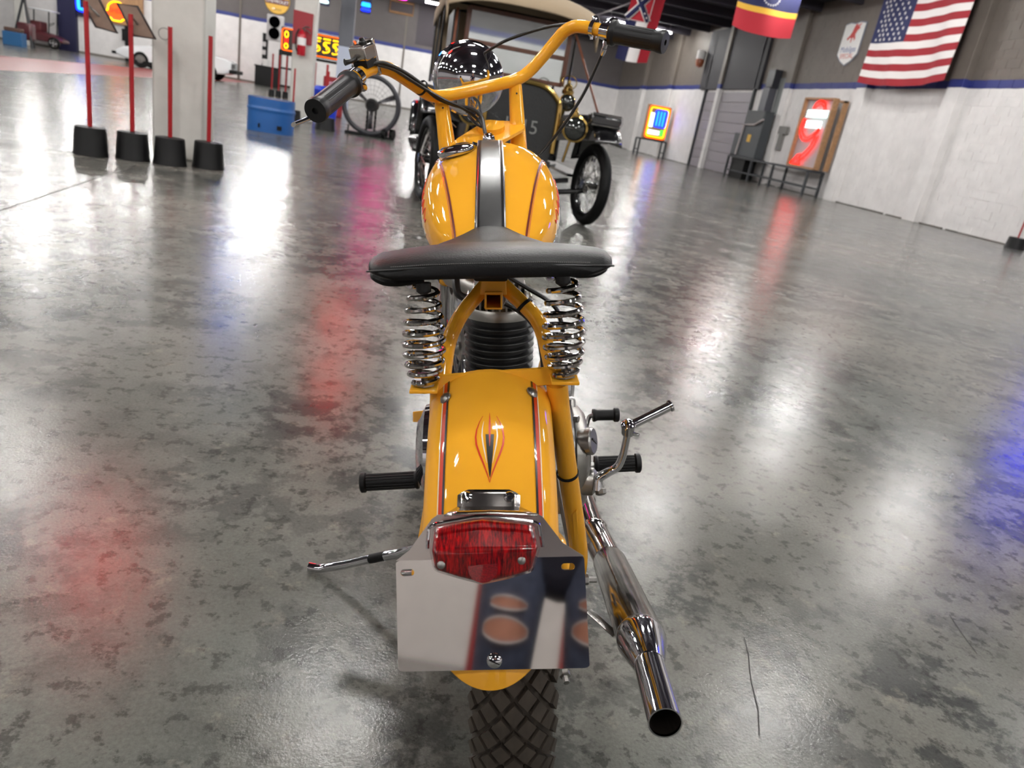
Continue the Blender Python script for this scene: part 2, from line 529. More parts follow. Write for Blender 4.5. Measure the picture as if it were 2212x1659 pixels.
# roller door in the right wall, dark box above paints in the recess's shade
door = world_empty('door_1', (XR - 0.03, 30.3, 0), kind='structure')
DG = mat('door_grey', rgb(146, 140, 146), 0.5)
for k in range(8):
    MB().bounds(XR - 0.05, XR - 0.005, 28.1, 32.6, k * 0.39 + 0.01, k * 0.39 + 0.385).build('door_panel', DG, door, bevel=0.004)
MB().bounds(XR - 0.12, XR - 0.005, 27.7, 33.4, 3.22, ZC - 0.3).build('recess_box', mat('recess_shade', rgb(38, 36, 42), 0.7), door)
for y in (28.02, 32.68):
    MB().bounds(XR - 0.12, XR - 0.005, y - 0.05, y + 0.05, 0, 5.4).build('guide_rail', DARKMETAL, door)

# white columns
def column(x, y, top, bottom, label, split=None, n=0):
    e = world_empty('column', (x + 0.22, y + 0.22, 0), label, 'column')
    MB().bounds(x, x + 0.44, y, y + 0.44, 0, split or ZC).build('shaft', bottom, e, bevel=0.02)
    if split:
        MB().bounds(x, x + 0.44, y, y + 0.44, split, ZC).build('upper_shaft', top, e, bevel=0.02)
    return e
column(-2.10, 7.4, None, WHITEPAINT, 'white painted square column behind the four red sign posts')
column(-2.06, 16.6, None, WHITEPAINT, 'white square column carrying the red fire extinguisher board')
column(-1.82, 25.8, mat('column_grey', rgb(104, 106, 112), 0.7), mat('column_bluewhite', rgb(190, 198, 216), 0.5), 'square column painted pale below and bare grey above', 1.95)
column(-18.2, 42.4, None, WHITEPAINT, 'white square column beside the blue crate and the old red car')

# fluorescent fixtures
TUBE = mat('tube_glow', rgb(255, 250, 238), 0.4, emit=(1.0, 0.985, 0.955, 1), estr=TUBE_LIGHT)
HOUS = mat('fixture_housing', rgb(150, 150, 150), 0.5)
fx = empty('strip_light', (0, 0, 0), 'twin tube fluorescent strip light hung under the dark ceiling', 'light', 'strip lights under the ceiling')
MB().box((0, 0, 0.06), (1.0, 0.42, 0.05)).build('housing', HOUS, fx, bevel=0.01)
for s in (-1, 1):
    MB().tube([(-0.45, s * 0.14, 0), (0.45, s * 0.14, 0)], 0.026, 6).build('tube', TUBE, fx)
for x in (-0.4, 0.4):
    MB().tube([(x, 0, 0.08), (x, 0, ZC - 5.5)], 0.008, 5).build('hanger', HOUS, fx)
first = True
for ix, x in enumerate((-16.0, -10.5, -5.2, 0.1, 5.2, 10.4)):
    for k in range(-3, 9):
        y = 6.2 + 4.6 * k
        if y > 44 or (x > 10 and y > 22) or (12 < y < 26 and x < 5 and (ix + k) % 2 == 0): continue
        o = fx if first else copy_tree(fx)
        first = False
        o.location = (x if not (x == 0.1 and y > 8) else 1.7, y, 5.5)
for x, y in ((9.8, 35.9), (11.9, 35.9)):
    copy_tree(fx).location = (x, y, 5.5)

# ------------------------------------------------------------------ the motorcycle
# own frame: x to its right, y along its heading, z up in its leaning plane
_a = math.atan(46.0 / F)
BX = cr * math.cos(_a) + fw * math.sin(_a)
BY = np.cross(UZ, BX); BY /= np.linalg.norm(BY)
BZ = np.cross(BX, BY)
HB = H / BZ[2]
BO = CAM - BZ * HB
def bp(px, py, Y):
    """point of the bike's frame seen at a picture position, Y metres along its heading"""
    d = fw + (px - CX) / F * cr - (py - CY) / F * cu
    k = Y / (d @ BY)
    return np.array([d @ BX * k, Y, HB + d @ BZ * k])
def to_bike(p):
    v = np.array(p, float) - BO
    return np.array([v @ BX, v @ BY, v @ BZ])
BASE = np.array((0.018, 0.89, 0.0))
bike = bpy.data.objects.new('motorcycle', None); COL.objects.link(bike)
_o = BO + BX * BASE[0] + BY * BASE[1] + BZ * BASE[2]
bike.matrix_world = Matrix(((BX[0], BY[0], BZ[0], _o[0]), (BX[1], BY[1], BZ[1], _o[1]), (BX[2], BY[2], BZ[2], _o[2]), (0, 0, 0, 1)))
tag(bike, 'yellow small motorcycle with black sprung saddle leaning on its side stand', 'motorcycle')
SHIFT[bike.name] = tuple(BASE)

# ---- rear wheel
WC = np.array((0.025, 0.89, 0.292))
def wheel(C, turn=0.0, tread=True, name='rear'):
    ct, st = math.cos(turn), math.sin(turn)
    def W(x, rad, t):
        # wheel disc in the plane turned about the vertical
        y, z = -rad * math.sin(t), rad * math.cos(t)
        return (C[0] + x * ct - y * st, C[1] + x * st + y * ct, C[2] + z)
    def tyre(u, v):
        a = -2.25 + 4.5 * v
        return W(0.047 * math.sin(a), 0.250 + 0.045 * math.cos(a), 2 * PI * u)
    t = MB().grid(tyre, 96, 17, closeu=True).build(name + '_tyre', TYRE, bike)
    if tread:
        mb = MB()
        N = 52
        for j in range(-4, 5):
            for i in range(N):
                t0 = 2 * PI * (i + (0.5 if j % 2 else 0)) / N
                s0 = j * 0.0128
                hp, hq = PI / N * 0.80, 0.0128 * 0.80
                if abs(j) == 4: hq *= 0.8
                base, top = [], []
                for dt, ds in ((hp, 0), (0, hq), (-hp, 0), (0, -hq)):
                    for L_, off, sh in ((base, -0.001, 1.0), (top, 0.0065, 0.93)):
                        a = (s0 + ds * sh) / 0.047
                        L_.append(W((0.047 + off) * math.sin(a), 0.250 + (0.045 + off) * math.cos(a), t0 + dt * sh))
                mb.add(base + top, [(4, 5, 6, 7)] + [(q, (q + 1) % 4, 4 + (q + 1) % 4, 4 + q) for q in range(4)])
        mb.build('tread', TYRE, t, smooth=0)
    rim = MB()
    rim.grid(lambda u, v: W(0.034 * math.cos(2 * PI * v), 0.232 + 0.012 * math.sin(2 * PI * v), 2 * PI * u), 64, 10, True, True)
    rim.build(name + '_rim', CHROME, bike)
    mb = MB()
    for i in range(28):
        t0 = 2 * PI * i / 28
        s = 1 if i % 2 else -1
        mb.tube([W(s * 0.03, 0.03, t0 + 0.5 * (1 if i % 4 < 2 else -1)), W(0.0, 0.226, t0)], 0.0018, 5)
    mb.build(name + '_spokes', STEEL, bike)
    ax = np.array((ct, st, 0))
    MB().lathe([(0.012, -0.075), (0.03, -0.045), (0.045, -0.04), (0.045, -0.028), (0.025, -0.02), (0.025, 0.02), (0.045, 0.028), (0.045, 0.04), (0.03, 0.045), (0.012, 0.075)], C, ax, 24).build(name + '_hub', ALU, bike)
wheel(WC)

# ---- rear fender
FC, FR, FW_, FD = (0.89, 0.292), 0.36, 0.0715, 0.047
def fend(t, a, off=0.0):
    r = FR - FD * (1 - math.cos(a)) + off * math.cos(a)
    return ((FW_ + off) * math.sin(a), FC[0] - r * math.sin(t), FC[1] + r * math.cos(t))
T0, T1 = math.radians(13.5), math.radians(71.5)
AM = math.radians(100)
def fender_half(u):                       # the tail is rounded off
    d = (1 - u) * (T1 - T0) * FR
    q = max(0.0, 1 - d / 0.13)
    return AM * max(0.02, math.asin(min(1.0, math.sqrt(max(0.0, 1 - q * q)))) / (PI / 2))
def fu_(s_): return 1 - (1 - s_) ** 1.8
fender = MB().grid(lambda u, v: fend(T0 + (T1 - T0) * fu_(u), fender_half(fu_(u)) * (2 * v - 1)), 90, 33).build('rear_fender', YELLOW, bike, solid=0.002)
def fender_hit(px, py):
    """where a sight line meets the crown of the fender: lateral offset and angle"""
    d = fw + (px - CX) / F * cr - (py - CY) / F * cu
    d = np.array([d @ BX, d @ BY, d @ BZ]); o = np.array([0, -FC[0], HB - FC[1]])
    t = None
    R_ = FR
    for _ in range(6):
        A = d[1] ** 2 + d[2] ** 2; B = o[1] * d[1] + o[2] * d[2]; Cc = o[1] ** 2 + o[2] ** 2 - R_ * R_
        k = (-B - math.sqrt(max(B * B - A * Cc, 0))) / A
        x = d[0] * k
        a = math.asin(max(-1, min(1, x / FW_)))
        R_ = FR - FD * (1 - math.cos(a))
    y, z = o[1] + d[1] * k, o[2] + d[2] * k
    return math.atan2(-y, z), a
def fender_line(px_pts, m, name, width=None, off=0.0006, n=6):
    """a painted line given by left and right outline points"""
    mb = MB(); L_ = [], []
    rows_ = [(fender_hit(*l), fender_hit(*r)) for l, r in px_pts]
    vs = []
    for (tl, al), (tr, ar) in rows_:
        vs += [fend(tl, al, off), fend((tl + tr) / 2, (al + ar) / 2, off), fend(tr, ar, off)]
    fs = []
    for i in range(len(rows_) - 1):
        fs += [(3 * i, 3 * i + 1, 3 * i + 4, 3 * i + 3), (3 * i + 1, 3 * i + 2, 3 * i + 5, 3 * i + 4)]
    mb.add(vs, fs)
    return mb.build(name, m, fender)
for s, ac in ((-1, 41.0), (1, 40.0)):
    for lo, hi, m, nm in ((0, 2.4, BLACKLINE, 'black_stripe'), (2.4, 6.2, REDLINE, 'red_stripe'), (6.9, 8.1, WHITELINE, 'white_stripe')):
        a0, a1 = math.radians(ac + lo), math.radians(ac + hi)
        MB().grid(lambda u, v: fend(T0 + (T1 - T0) * 0.85 * u, s * (a0 + (a1 - a0) * v), 0.0018), 60, 3).build(nm, m, fender)
def ez(x, y):      # emblem drawn in its own grid
    return (760 + x / 3.072, 800 + y / 3.072)
def emblem(rows_, m, name, off=0.0018):
    fender_line([(ez(a, y), ez(b, y)) for y, a, b in rows_], m, name, off=off)
emblem([(430, 888, 943), (500, 893, 939), (570, 898, 934), (640, 905, 928), (690, 911, 922), (715, 915, 918)], BLACKLINE, 'emblem_wedge')
def leaf(pts, wd, m, name, off=0.0018):
    for s in (-1, 1):
        fender_line([(ez(915 + s * x - wd(i / (len(pts) - 1)), y), ez(915 + s * x + wd(i / (len(pts) - 1)), y)) for i, (y, x) in enumerate(pts)], m, name, off=off)
leaf([(310, 44), (350, 66), (400, 84), (450, 91), (500, 86), (560, 66), (620, 42), (680, 20), (720, 7), (748, 1)], lambda t: 1.5 + 5 * math.sin(PI * t) ** 1.5, REDLINE, 'emblem_red_line')
leaf([(345, 38), (390, 47), (440, 50), (500, 42), (560, 30), (620, 18)], lambda t: 1 + 4 * math.sin(PI * t), WHITELINE, 'emblem_white_line')
fender_line([(ez(915 - q, y), ez(915 + q, y)) for y, q in ((290, 1), (330, 4), (380, 7), (430, 6), (470, 4), (510, 1))], REDLINE, 'emblem_red_spike', off=0.0021)
for px, py in ((965, 862), (1147, 850)):
    t, a = fender_hit(px, py); c = np.array(fend(t, a, 0.001)); nrm = np.array(fend(t, a, 0.02)) - c
    MB().lathe([(0.0075, 0), (0.0075, 0.002), (0.005, 0.0045), (0.0, 0.0055)], c, nrm, 16).build('bolt', STEEL, fender)

# ---- number plate, its bracket and the tail light
PT, PB = bp(1060, 1205, 0.585), bp(1067, 1447, 0.548)
pv = PB - PT; plen = np.linalg.norm(pv); pv /= plen
pu = np.array([1.0, 0.0, 0.0]); pu = pu - pv * (pu @ pv); pu /= np.linalg.norm(pu)
pn = np.cross(pv, pu)                    # out of the plate, to the rear
if pn[1] > 0: pn = -pn
def plate_uv(px, py, out=0.0):
    d = fw + (px - CX) / F * cr - (py - CY) / F * cu
    d = np.array([d @ BX, d @ BY, d @ BZ]); o = np.array([0, 0, HB])
    k = ((PT + pn * out - o) @ pn) / (d @ pn)
    q = o + d * k - PT
    return q @ pu, q @ pv
def rounded(x0, x1, y0, y1, r, n=4):
    out = []
    for cx_, cy_, a0 in ((x1 - r, y1 - r, 0), (x0 + r, y1 - r, 90), (x0 + r, y0 + r, 180), (x1 - r, y0 + r, 270)):
        for i in range(n + 1):
            a = math.radians(a0 + 90 * i / n); out.append((cx_ + r * math.cos(a), cy_ + r * math.sin(a)))
    return out
pc = [plate_uv(855, 1211), plate_uv(1262, 1200), plate_uv(1274, 1443), plate_uv(860, 1451)]
def quad(u, v):
    a = np.array(pc[0]) * (1 - u) + np.array(pc[1]) * u; b = np.array(pc[3]) * (1 - u) + np.array(pc[2]) * u
    return tuple(a * (1 - v) + b * v)
outl = [quad(u, v) for u, v in rounded(0, 1, 0, 1, 0.03)]
# slots cut through the sheet
def sheet_with_holes(outline, holes, o, u, v, d):
    bm = bmesh.new()
    loops = []
    for lp in [outline] + holes:
        vs = [bm.verts.new(tuple(np.array(o) + a * np.array(u) + b * np.array(v))) for a, b in lp]
        loops.append([bm.edges.new((vs[i], vs[(i + 1) % len(vs)])) for i in range(len(vs))])
    bmesh.ops.triangle_fill(bm, edges=[e for l in loops for e in l], use_beauty=True)
    mb = MB()
    bm.verts.index_update()
    A = [np.array(q.co) for q in bm.verts]; n = len(A)
    fs = [tuple(q.index for q in f.verts) for f in bm.faces]
    ed = [(e.verts[0].index, e.verts[1].index) for e in bm.edges if len(e.link_faces) == 1]
    d = np.array(d)
    mb.add(A + [q + d for q in A], fs + [tuple(n + i for i in reversed(f)) for f in fs] + [(a, b, n + b, n + a) for a, b in ed])
    bm.free()
    return mb
def slot(px, py, hw=0.0065, hh=0.0032):
    c = plate_uv(px, py)
    return [(c[0] + a, c[1] + b) for a, b in rounded(-hw, hw, -hh, hh, hh * 0.98, 4)]
plate = sheet_with_holes(outl, [slot(880, 1237), slot(1227, 1224)], PT, pu, pv, -pn * 0.0012).build('number_plate', MIRROR, bike, smooth=25)
c = PT + pu * plate_uv(1068, 1427)[0] + pv * plate_uv(1068, 1427)[1]
scr = MB().lathe([(0.0072, 0), (0.0072, 0.0012), (0.005, 0.0032), (0.0, 0.004)], c, pn, 20).build('screw', CHROME, plate)
MB().box(c + pn * 0.0037, (0.011, 0.0012, 0.0012), Matrix.Rotation(0.5, 3, 'Y')).build('screw_slot', BLACKCABLE, scr)
# bracket: wings behind the light, hood over it, tab on the fender
wing = [plate_uv(*p) for p in ((856, 1211), (885, 1188), (932, 1122), (945, 1112), (1060, 1106), (1158, 1108), (1172, 1116), (1215, 1172), (1261, 1201))]
bracket = MB().prism(wing, PT + pn * 0.0008, pu, pv, -pn * 0.0012).build('plate_bracket', BRUSHED, bike, smooth=25)
def tabp(px, py, off=0.003):
    t, a = fender_hit(px, py); return np.array(fend(t, a, off))
rows_ = []
rows_.append([tabp(1000 + i * 14, 1060 if 0 < i < 8 else 1066) for i in range(9)])
rows_.append([tabp(992 + i * 16, 1072) for i in range(9)])
rows_.append([tabp(991 + i * 16.2, 1097) for i in range(9)])
hood_edge = [PT + pn * 0.004 + pu * plate_uv(x, y)[0] + pv * plate_uv(x, y)[1] for x, y in [(960 + i * 25, 1112 - 4 * (1 - abs(i - 4) / 4)) for i in range(9)]]
rows_.append([q * 0.5 + e_ * 0.5 for q, e_ in zip(rows_[-1], hood_edge)])
rows_.append(hood_edge)
mb = MB()
vs = [p for q in rows_ for p in q]
mb.add(vs, [(i * 9 + j, i * 9 + j + 1, i * 9 + j + 10, i * 9 + j + 9) for i in range(4) for j in range(8)])
hood = mb.build('bracket_tab', SHEET, bracket, solid=0.0015, smooth=50)
for px in (1012, 1098):
    t, a = fender_hit(px, 1076); c = np.array(fend(t, a, 0.004)); nr = np.array(fend(t, a, 0.03)) - c
    s_ = MB().lathe([(0.0056, 0), (0.0056, 0.0015), (0.004, 0.0036), (0.0, 0.0042)], c, nr, 18).build('screw', CHROME, bracket)
    MB().box(c + nr / np.linalg.norm(nr) * 0.004, (0.008, 0.0012, 0.0009), Matrix.Rotation(0.5, 3, 'Z')).build('screw_slot', BLACKCABLE, s_)

# tail light: lens lofted from its outline, faceted, ridge across the middle
def lens_material():
    m = bpy.data.materials.new('red_lens'); m.use_nodes = True
    nt = m.node_tree; b = nt.nodes['Principled BSDF']; L = nt.links.new
    tc = nt.nodes.new('ShaderNodeTexCoord'); mp = nt.nodes.new('ShaderNodeMapping')
    mp.inputs['Scale'].default_value = (520, 60, 60); L(tc.outputs['Object'], mp.inputs[0])
    n = nt.nodes.new('ShaderNodeTexNoise'); n.inputs['Scale'].default_value = 1.0; n.inputs['Detail'].default_value = 6; n.inputs['Roughness'].default_value = 0.75
    L(mp.outputs[0], n.inputs['Vector'])
    r = nt.nodes.new('ShaderNodeValToRGB'); e = r.color_ramp.elements
    e[0].position = 0.42; e[0].color = rgb(62, 0, 4); e[1].position = 0.7; e[1].color = rgb(196, 10, 14)  # brighter red streaks paint the lens sparkle into its colour
    L(n.outputs['Fac'], r.inputs['Fac']); L(r.outputs['Color'], b.inputs['Base Color'])
    b.inputs['Roughness'].default_value = 0.3; b.inputs['Specular IOR Level'].default_value = 0.2
    b.inputs['Coat Weight'].default_value = 1.0; b.inputs['Coat Roughness'].default_value = 0.02
    return m
LENS = lens_material()
def zl(x, y): return (640 + x / 2.865, 1080 + y / 2.865)
back = [(845, 165), (990, 135), (1145, 112), (1310, 125), (1475, 148), (1500, 200), (1517, 290), (1508, 345), (1488, 410), (1462, 450), (1300, 493), (1170, 523), (1130, 522), (1000, 485), (850, 440), (832, 390), (820, 300), (828, 215)]
def lp(x, y, out):
    u_, v_ = plate_uv(*zl(x, y), out=out)
    return PT + pu * u_ + pv * v_ + pn * out
light = MB()
TOP = [(862, 172), (1000, 145), (1147, 124), (1310, 140), (1462, 160)]
RID = [(842, 318), (1000, 312), (1150, 308), (1310, 304), (1492, 298)]
BOT = [(862, 428), (1000, 470), (1150, 508), (1310, 475), (1455, 432)]
BT = [(845, 165), (990, 135), (1145, 112), (1310, 125), (1475, 148)]
BR_ = [(820, 300), (990, 300), (1145, 300), (1310, 300), (1517, 285)]
BB = [(846, 440), (1000, 487), (1150, 525), (1300, 493), (1464, 448)]
rows6 = [[lp(x, y, 0.003) for x, y in BT], [lp(x, y, 0.021) for x, y in TOP], [lp(x, y, 0.046) for x, y in RID], [lp(x, y, 0.041) for x, y in BOT], [lp(x, y, 0.003) for x, y in BB]]
light.add([p for q in rows6 for p in q], [(i * 5 + j, i * 5 + j + 1, i * 5 + j + 6, i * 5 + j + 5) for i in range(4) for j in range(4)])
for e_, k in ((0, 0), (4, 4)):
    a_ = lp(*BR_[k], 0.003)
    light.add([rows6[0][e_], rows6[1][e_], rows6[2][e_], rows6[3][e_], rows6[4][e_], a_], [(0, 1, 2, 5), (5, 2, 3, 4)])
light.add([p for q in (rows6[0], rows6[4]) for p in q] + [lp(*BR_[0], 0.003), lp(*BR_[4], 0.003)], [(0, 1, 2, 3, 4, 11, 9, 8, 7, 6, 5, 10)])
tail = light.build('tail_light', LENS, bike, smooth=20, bevel=0.0035, seg=3)
for q in ((895, 406), (1395, 377)):
    uv = plate_uv(*zl(*q), out=0.045); c = PT + pu * uv[0] + pv * uv[1] + pn * 0.0415
    s_ = MB().lathe([(0.0036, 0), (0.0036, 0.0025), (0.002, 0.0036), (0, 0.0038)], c, pn, 16).build('screw', STEEL, tail)
uv = plate_uv(*zl(1155, 425), out=0.045)
MB().lathe([(0.0132, 0), (0.0132, 0.0006), (0.0, 0.001)], PT + pu * uv[0] + pv * uv[1] + pn * 0.0428, pn, 28).build('reflector', mat('reflector_red', rgb(128, 6, 10), 0.25, coat=0.5, noise=(900, 0.5, 1)), tail, smooth=0)
rim = [PT + pu * p[0] + pv * p[1] + pn * o_ for p, o_ in [(plate_uv(*zl(x, y), out=0.03), 0.03) for x, y in ((812, 300), (818, 215), (838, 158), (990, 125), (1145, 102), (1310, 115), (1482, 140), (1508, 195), (1524, 290))]]
MB().tube(rim, 0.0016, 8, smooth=4).build('rim', CHROME, tail)

# ---- exhaust along the right side
p0, p1 = bp(1263, 1085, 1.34), bp(1290, 1163, 1.15)
pb0, pb1, tip = bp(1316, 1212, 1.06), bp(1384, 1378, 0.70), bp(1437, 1562, 0.545)
MB().tube([np.array((0.06, 1.62, 0.33)), np.array((0.12, 1.55, 0.22)), p0 + (p0 - p1) * 0.2, p0, p1], 0.0215, 20, smooth=6).build('exhaust_pipe', PIPE, bike)
ax = p1 - pb0; L0 = np.linalg.norm(ax)
MB().lathe([(0.0225, 0.036), (0.0275, 0.033), (0.0290, 0.028), (0.0275, 0.022), (0.0255, 0.015), (0.0255, -0.05), (0.0240, -L0)], p1, ax, 28).build('exhaust_collar', PIPE, bike)
bd = pb1 - pb0; bl = np.linalg.norm(bd)
muf = MB().lathe([(0.0225, -0.02), (0.0245, -0.002), (0.0275, 0.006), (0.0288, 0.02), (0.0288, bl)], pb0, bd, 36).build('muffler', PIPE, bike)
td = tip - pb1; tl = np.linalg.norm(td)
MB().lathe([(0.0288, -0.004), (0.0296, 0.0), (0.0296, 0.01), (0.0185, 0.062), (0.0172, 0.068)], pb1, td * 0.5 + bd * tl / bl * 0.5, 36).build('muffler_cone', CHROME, muf)
s0 = pb1 + (td * 0.5 + bd * tl / bl * 0.5) / np.linalg.norm(td * 0.5 + bd * tl / bl * 0.5) * 0.06
MB().lathe([(0.0172, 0), (0.0172, np.linalg.norm(tip - s0)), (0.0158, np.linalg.norm(tip - s0)), (0.0155, 0.03), (0.0, 0.02)], s0, tip - s0, 36).build('tail_pipe', CHROME, muf)
MB().lathe([(0.0156, -0.003), (0.0154, -0.06), (0.0, -0.061)], tip, tip - s0, 32, cap=False).build('pipe_bore', mat('bore_dark', rgb(22, 18, 15), 0.9, spec=0.1), muf)  # dark matt lining down the inside of the tail pipe
MB().tube([bp(1272, 1320, 0.84), bp(1330, 1372, 0.80)], 0.006, 8, sq=0.3).build('muffler_stay', STEEL, bike)
MB().lathe([(0.0075, 0), (0.0075, 0.006), (0.0045, 0.007), (0.0045, 0.018), (0, 0.018)], bp(1262, 1252, 0.88), (1, 0, 0), 6).build('axle_nut', STEEL, bike, smooth=0)
MB().lathe([(0.007, 0), (0.007, 0.006), (0.004, 0.007), (0.004, 0.015), (0, 0.015)], bp(1219, 1452, 0.70), (0.1, -1, -0.2), 6).build('stay_bolt', STEEL, bike, smooth=0)

# ---- springs and saddle
def spring(px_b, px_t):
    b, t = bp(*px_b, 0.79), bp(*px_t, 0.80)
    n, turns = 200, 9.0
    ax = t - b; L_ = np.linalg.norm(ax); ax /= L_
    u = np.cross(ax, (0, 1, 0)); u /= np.linalg.norm(u); v = np.cross(ax, u)
    pts = []
    for i in range(n + 1):
        q = i / n
        tw = 2 * PI * turns * q
        h = L_ * (q * 0.8 + 0.2 * (q ** 1.8))
        r = 0.0125 + 0.0085 * math.sin(PI * min(1, q * 1.05) ** 0.85) + 0.003 * q
        pts.append(b + ax * h + r * (u * math.cos(tw) + v * math.sin(tw)))
    s = MB().tube(pts, 0.0032, 8).build('seat_spring', SPRINGSTEEL, bike)
    MB().lathe([(0.008, -0.012), (0.008, -0.004), (0.013, -0.003), (0.013, 0.0), (0.004, 0.001), (0.004, 0.012)], b, ax, 6).build('spring_bolt', STEEL, s, smooth=0)
    MB().lathe([(0.003, -0.010), (0.0085, -0.006), (0.0085, 0.004)], t, ax, 20).build('spring_cup', BLACKFIN, s)
spring((917, 826), (915, 618))
spring((1219, 808), (1216, 600))

def seat_half(Y):       # plan half width along the saddle
    k = [(0.752, 0.108), (0.757, 0.121), (0.768, 0.130), (0.79, 0.1335), (0.83, 0.1325), (0.87, 0.124), (0.905, 0.098), (0.94, 0.070), (0.975, 0.050), (1.01, 0.037), (1.035, 0.028), (1.052, 0.012)]
    for (a, wa), (b, wb) in zip(k[:-1], k[1:]):
        if a <= Y <= b:
            return wa + (wb - wa) * (Y - a) / (b - a)
    return k[0][1] if Y < k[0][0] else k[-1][1]
def seat_top(Y):
    k = [(0.752, 0.779), (0.758, 0.784), (0.775, 0.789), (0.80, 0.790), (0.84, 0.787), (0.88, 0.779), (0.93, 0.777), (0.98, 0.780), (1.02, 0.779), (1.04, 0.772), (1.052, 0.760)]
    for (a, wa), (b, wb) in zip(k[:-1], k[1:]):
        if a <= Y <= b:
            return wa + (wb - wa) * (Y - a) / (b - a)
    return k[0][1] if Y < k[0][0] else k[-1][1]
RS = math.radians(1.6)
def seat_roll(p):
    x, z = p[0], p[2] - 0.77
    return (x * math.cos(RS) - z * math.sin(RS), p[1], 0.77 + x * math.sin(RS) + z * math.cos(RS))
SY = [0.752, 0.755, 0.760, 0.768, 0.778, 0.79, 0.81, 0.83, 0.85, 0.87, 0.89, 0.91, 0.93, 0.95, 0.975, 1.0, 1.02, 1.035, 1.046, 1.052]
def seat_pt(i, v):
    Y = SY[i]; hw = seat_half(Y); zt = seat_top(Y)
    nose = max(0.0, min(1.0, (Y - 0.86) / 0.12))
    sk = 0.021 + 0.004 * nose
    a = v * 2 - 1                         # -1 .. 1 across, over the top
    edge = abs(a)
    s = 1 if a >= 0 else -1
    droop = 0.009 * (1 - nose) + 0.022 * nose
    if edge < 0.72:
        q = edge / 0.72
        x = s * hw * 0.955 * math.sin(q * PI / 2) if nose > 0.5 else s * hw * 0.955 * q
        z = zt - droop * q ** 2.4
    else:
        q = (edge - 0.72) / 0.28
        x = s * hw * (0.955 + 0.045 * math.sin(min(1, q * 2.2) * PI / 2) - 0.09 * max(0, q - 0.55) / 0.45)
        zb = 0.7635 * (1 - nose) + (zt - 0.045) * nose
        z = (zt - droop) * (1 - q) + zb * q
    return seat_roll((x, Y, z))
NV = 41
mb = MB()
mb.add([seat_pt(i, j / (NV - 1)) for i in range(len(SY)) for j in range(NV)], [(i * NV + j, (i + 1) * NV + j, (i + 1) * NV + j + 1, i * NV + j + 1) for i in range(len(SY) - 1) for j in range(NV - 1)])
# rear face and nose cap, underside
mb.add([seat_pt(0, j / (NV - 1)) for j in range(NV)] , [tuple(range(NV))])
mb.add([seat_pt(len(SY) - 1, j / (NV - 1)) for j in range(NV)], [tuple(range(NV))])
seat = mb.build('saddle', LEATHER, bike, smooth=60)
# skirt hem folds at both rear corners, seam with stitches along the rear roll
for sx, px, py in ((-1, 830, 606), (1, 1283, 588)):
    c = bp(px, py, 0.80)
    MB().tube([c + np.array((-sx * 0.045, -0.008, 0.002)), c + np.array((-sx * 0.018, -0.004, -0.001)), c, c + np.array((sx * 0.012, 0.008, 0.004)), c + np.array((sx * 0.014, 0.03, 0.01))], [0.002, 0.005, 0.006, 0.005, 0.003], 8, smooth=4).build('skirt_fold', LEATHER, seat)
seam = []
for i in range(61):
    q = i / 60 * 2 - 1
    hw = 0.131
    x = q * hw
    y = 0.7535 + 0.030 * max(0, abs(q) - 0.72) ** 1.5 * 6 * 0.28
    z = 0.7765 - 0.0045 * abs(q) ** 3
    seam.append(np.array(seat_roll((x, y, z))))
MB().tube(seam, 0.0011, 6).build('seam', mat('seam_piping', rgb(14, 13, 14), 0.4), seat)
mb = MB()
for i in range(6, 54):
    for f in (0.25, 0.75):
        p = seam[i] * (1 - f) + seam[i + 1] * f + np.array((0, -0.0006, 0.0032)); d = (seam[i + 1] - seam[i]) * 0.18
        mb.tube([p - d, p + d], 0.0005, 4)
mb.build('stitches', mat('thread_grey', rgb(92, 90, 88), 0.6), seat)
MB().bounds(-0.02, 0.02, 0.83, 1.0, 0.742, 0.757).build('seat_pan_bar', RUBBER, seat, bevel=0.003)

# ---- frame
TR = 0.0105
frame = MB()
jt = bp(1066, 622, 0.87)
def path(pts, r, name='frame_tube', smooth=5, n=16, m=YELLOW, parent=bike):
    return MB().tube([np.array(p, float) for p in pts], r, n, smooth=smooth).build(name, m, parent)
path([bp(1048, 618, 0.875), bp(1005, 668, 0.862), bp(982, 706, 0.852), bp(969, 742, 0.842), bp(962, 780, 0.828), bp(957, 826, 0.812)], 0.0094, 'rear_loop_tube')
path([bp(1086, 616, 0.875), bp(1128, 655, 0.862), bp(1160, 690, 0.852), bp(1176, 730, 0.842), bp(1186, 770, 0.828), bp(1196, 812, 0.812)], 0.0094, 'rear_loop_tube')
# square backbone tube, open end to the rear
sqc = bp(1066, 650, 0.845)
bar = MB()
ux, uzv, uyv = np.array((1, 0, 0.0)), np.array((0, 0.08, 1.0)), np.array((0, 1.0, -0.03))
for (a0, a1, b0, b1) in ((-0.0105, 0.0105, 0.0083, 0.0105), (-0.0105, 0.0105, -0.0105, -0.0083), (-0.0105, -0.0083, -0.0083, 0.0083), (0.0083, 0.0105, -0.0083, 0.0083)):
    bar.prism([(a0, b0), (a1, b0), (a1, b1), (a0, b1)], sqc, ux, uzv, uyv * 0.5)
bar.build('backbone', YELLOW, bike, bevel=0.0006)
MB().prism([(-0.0165, -0.003), (0.0165, -0.003), (0.0145, 0.0165), (-0.0145, 0.0165)], sqc + np.array((0, 0.006, 0.0085)), ux, uzv, uyv * 0.035).build('gusset', YELLOW, bike, bevel=0.0015)
MB().prism([(-0.0125, 0), (0.0125, 0), (0.0125, 0.01), (-0.0125, 0.01)], sqc + np.array((0, 0.03, 0.022)), ux, uzv, uyv * 0.05).build('seat_clamp', RUBBER, bike, bevel=0.0015)
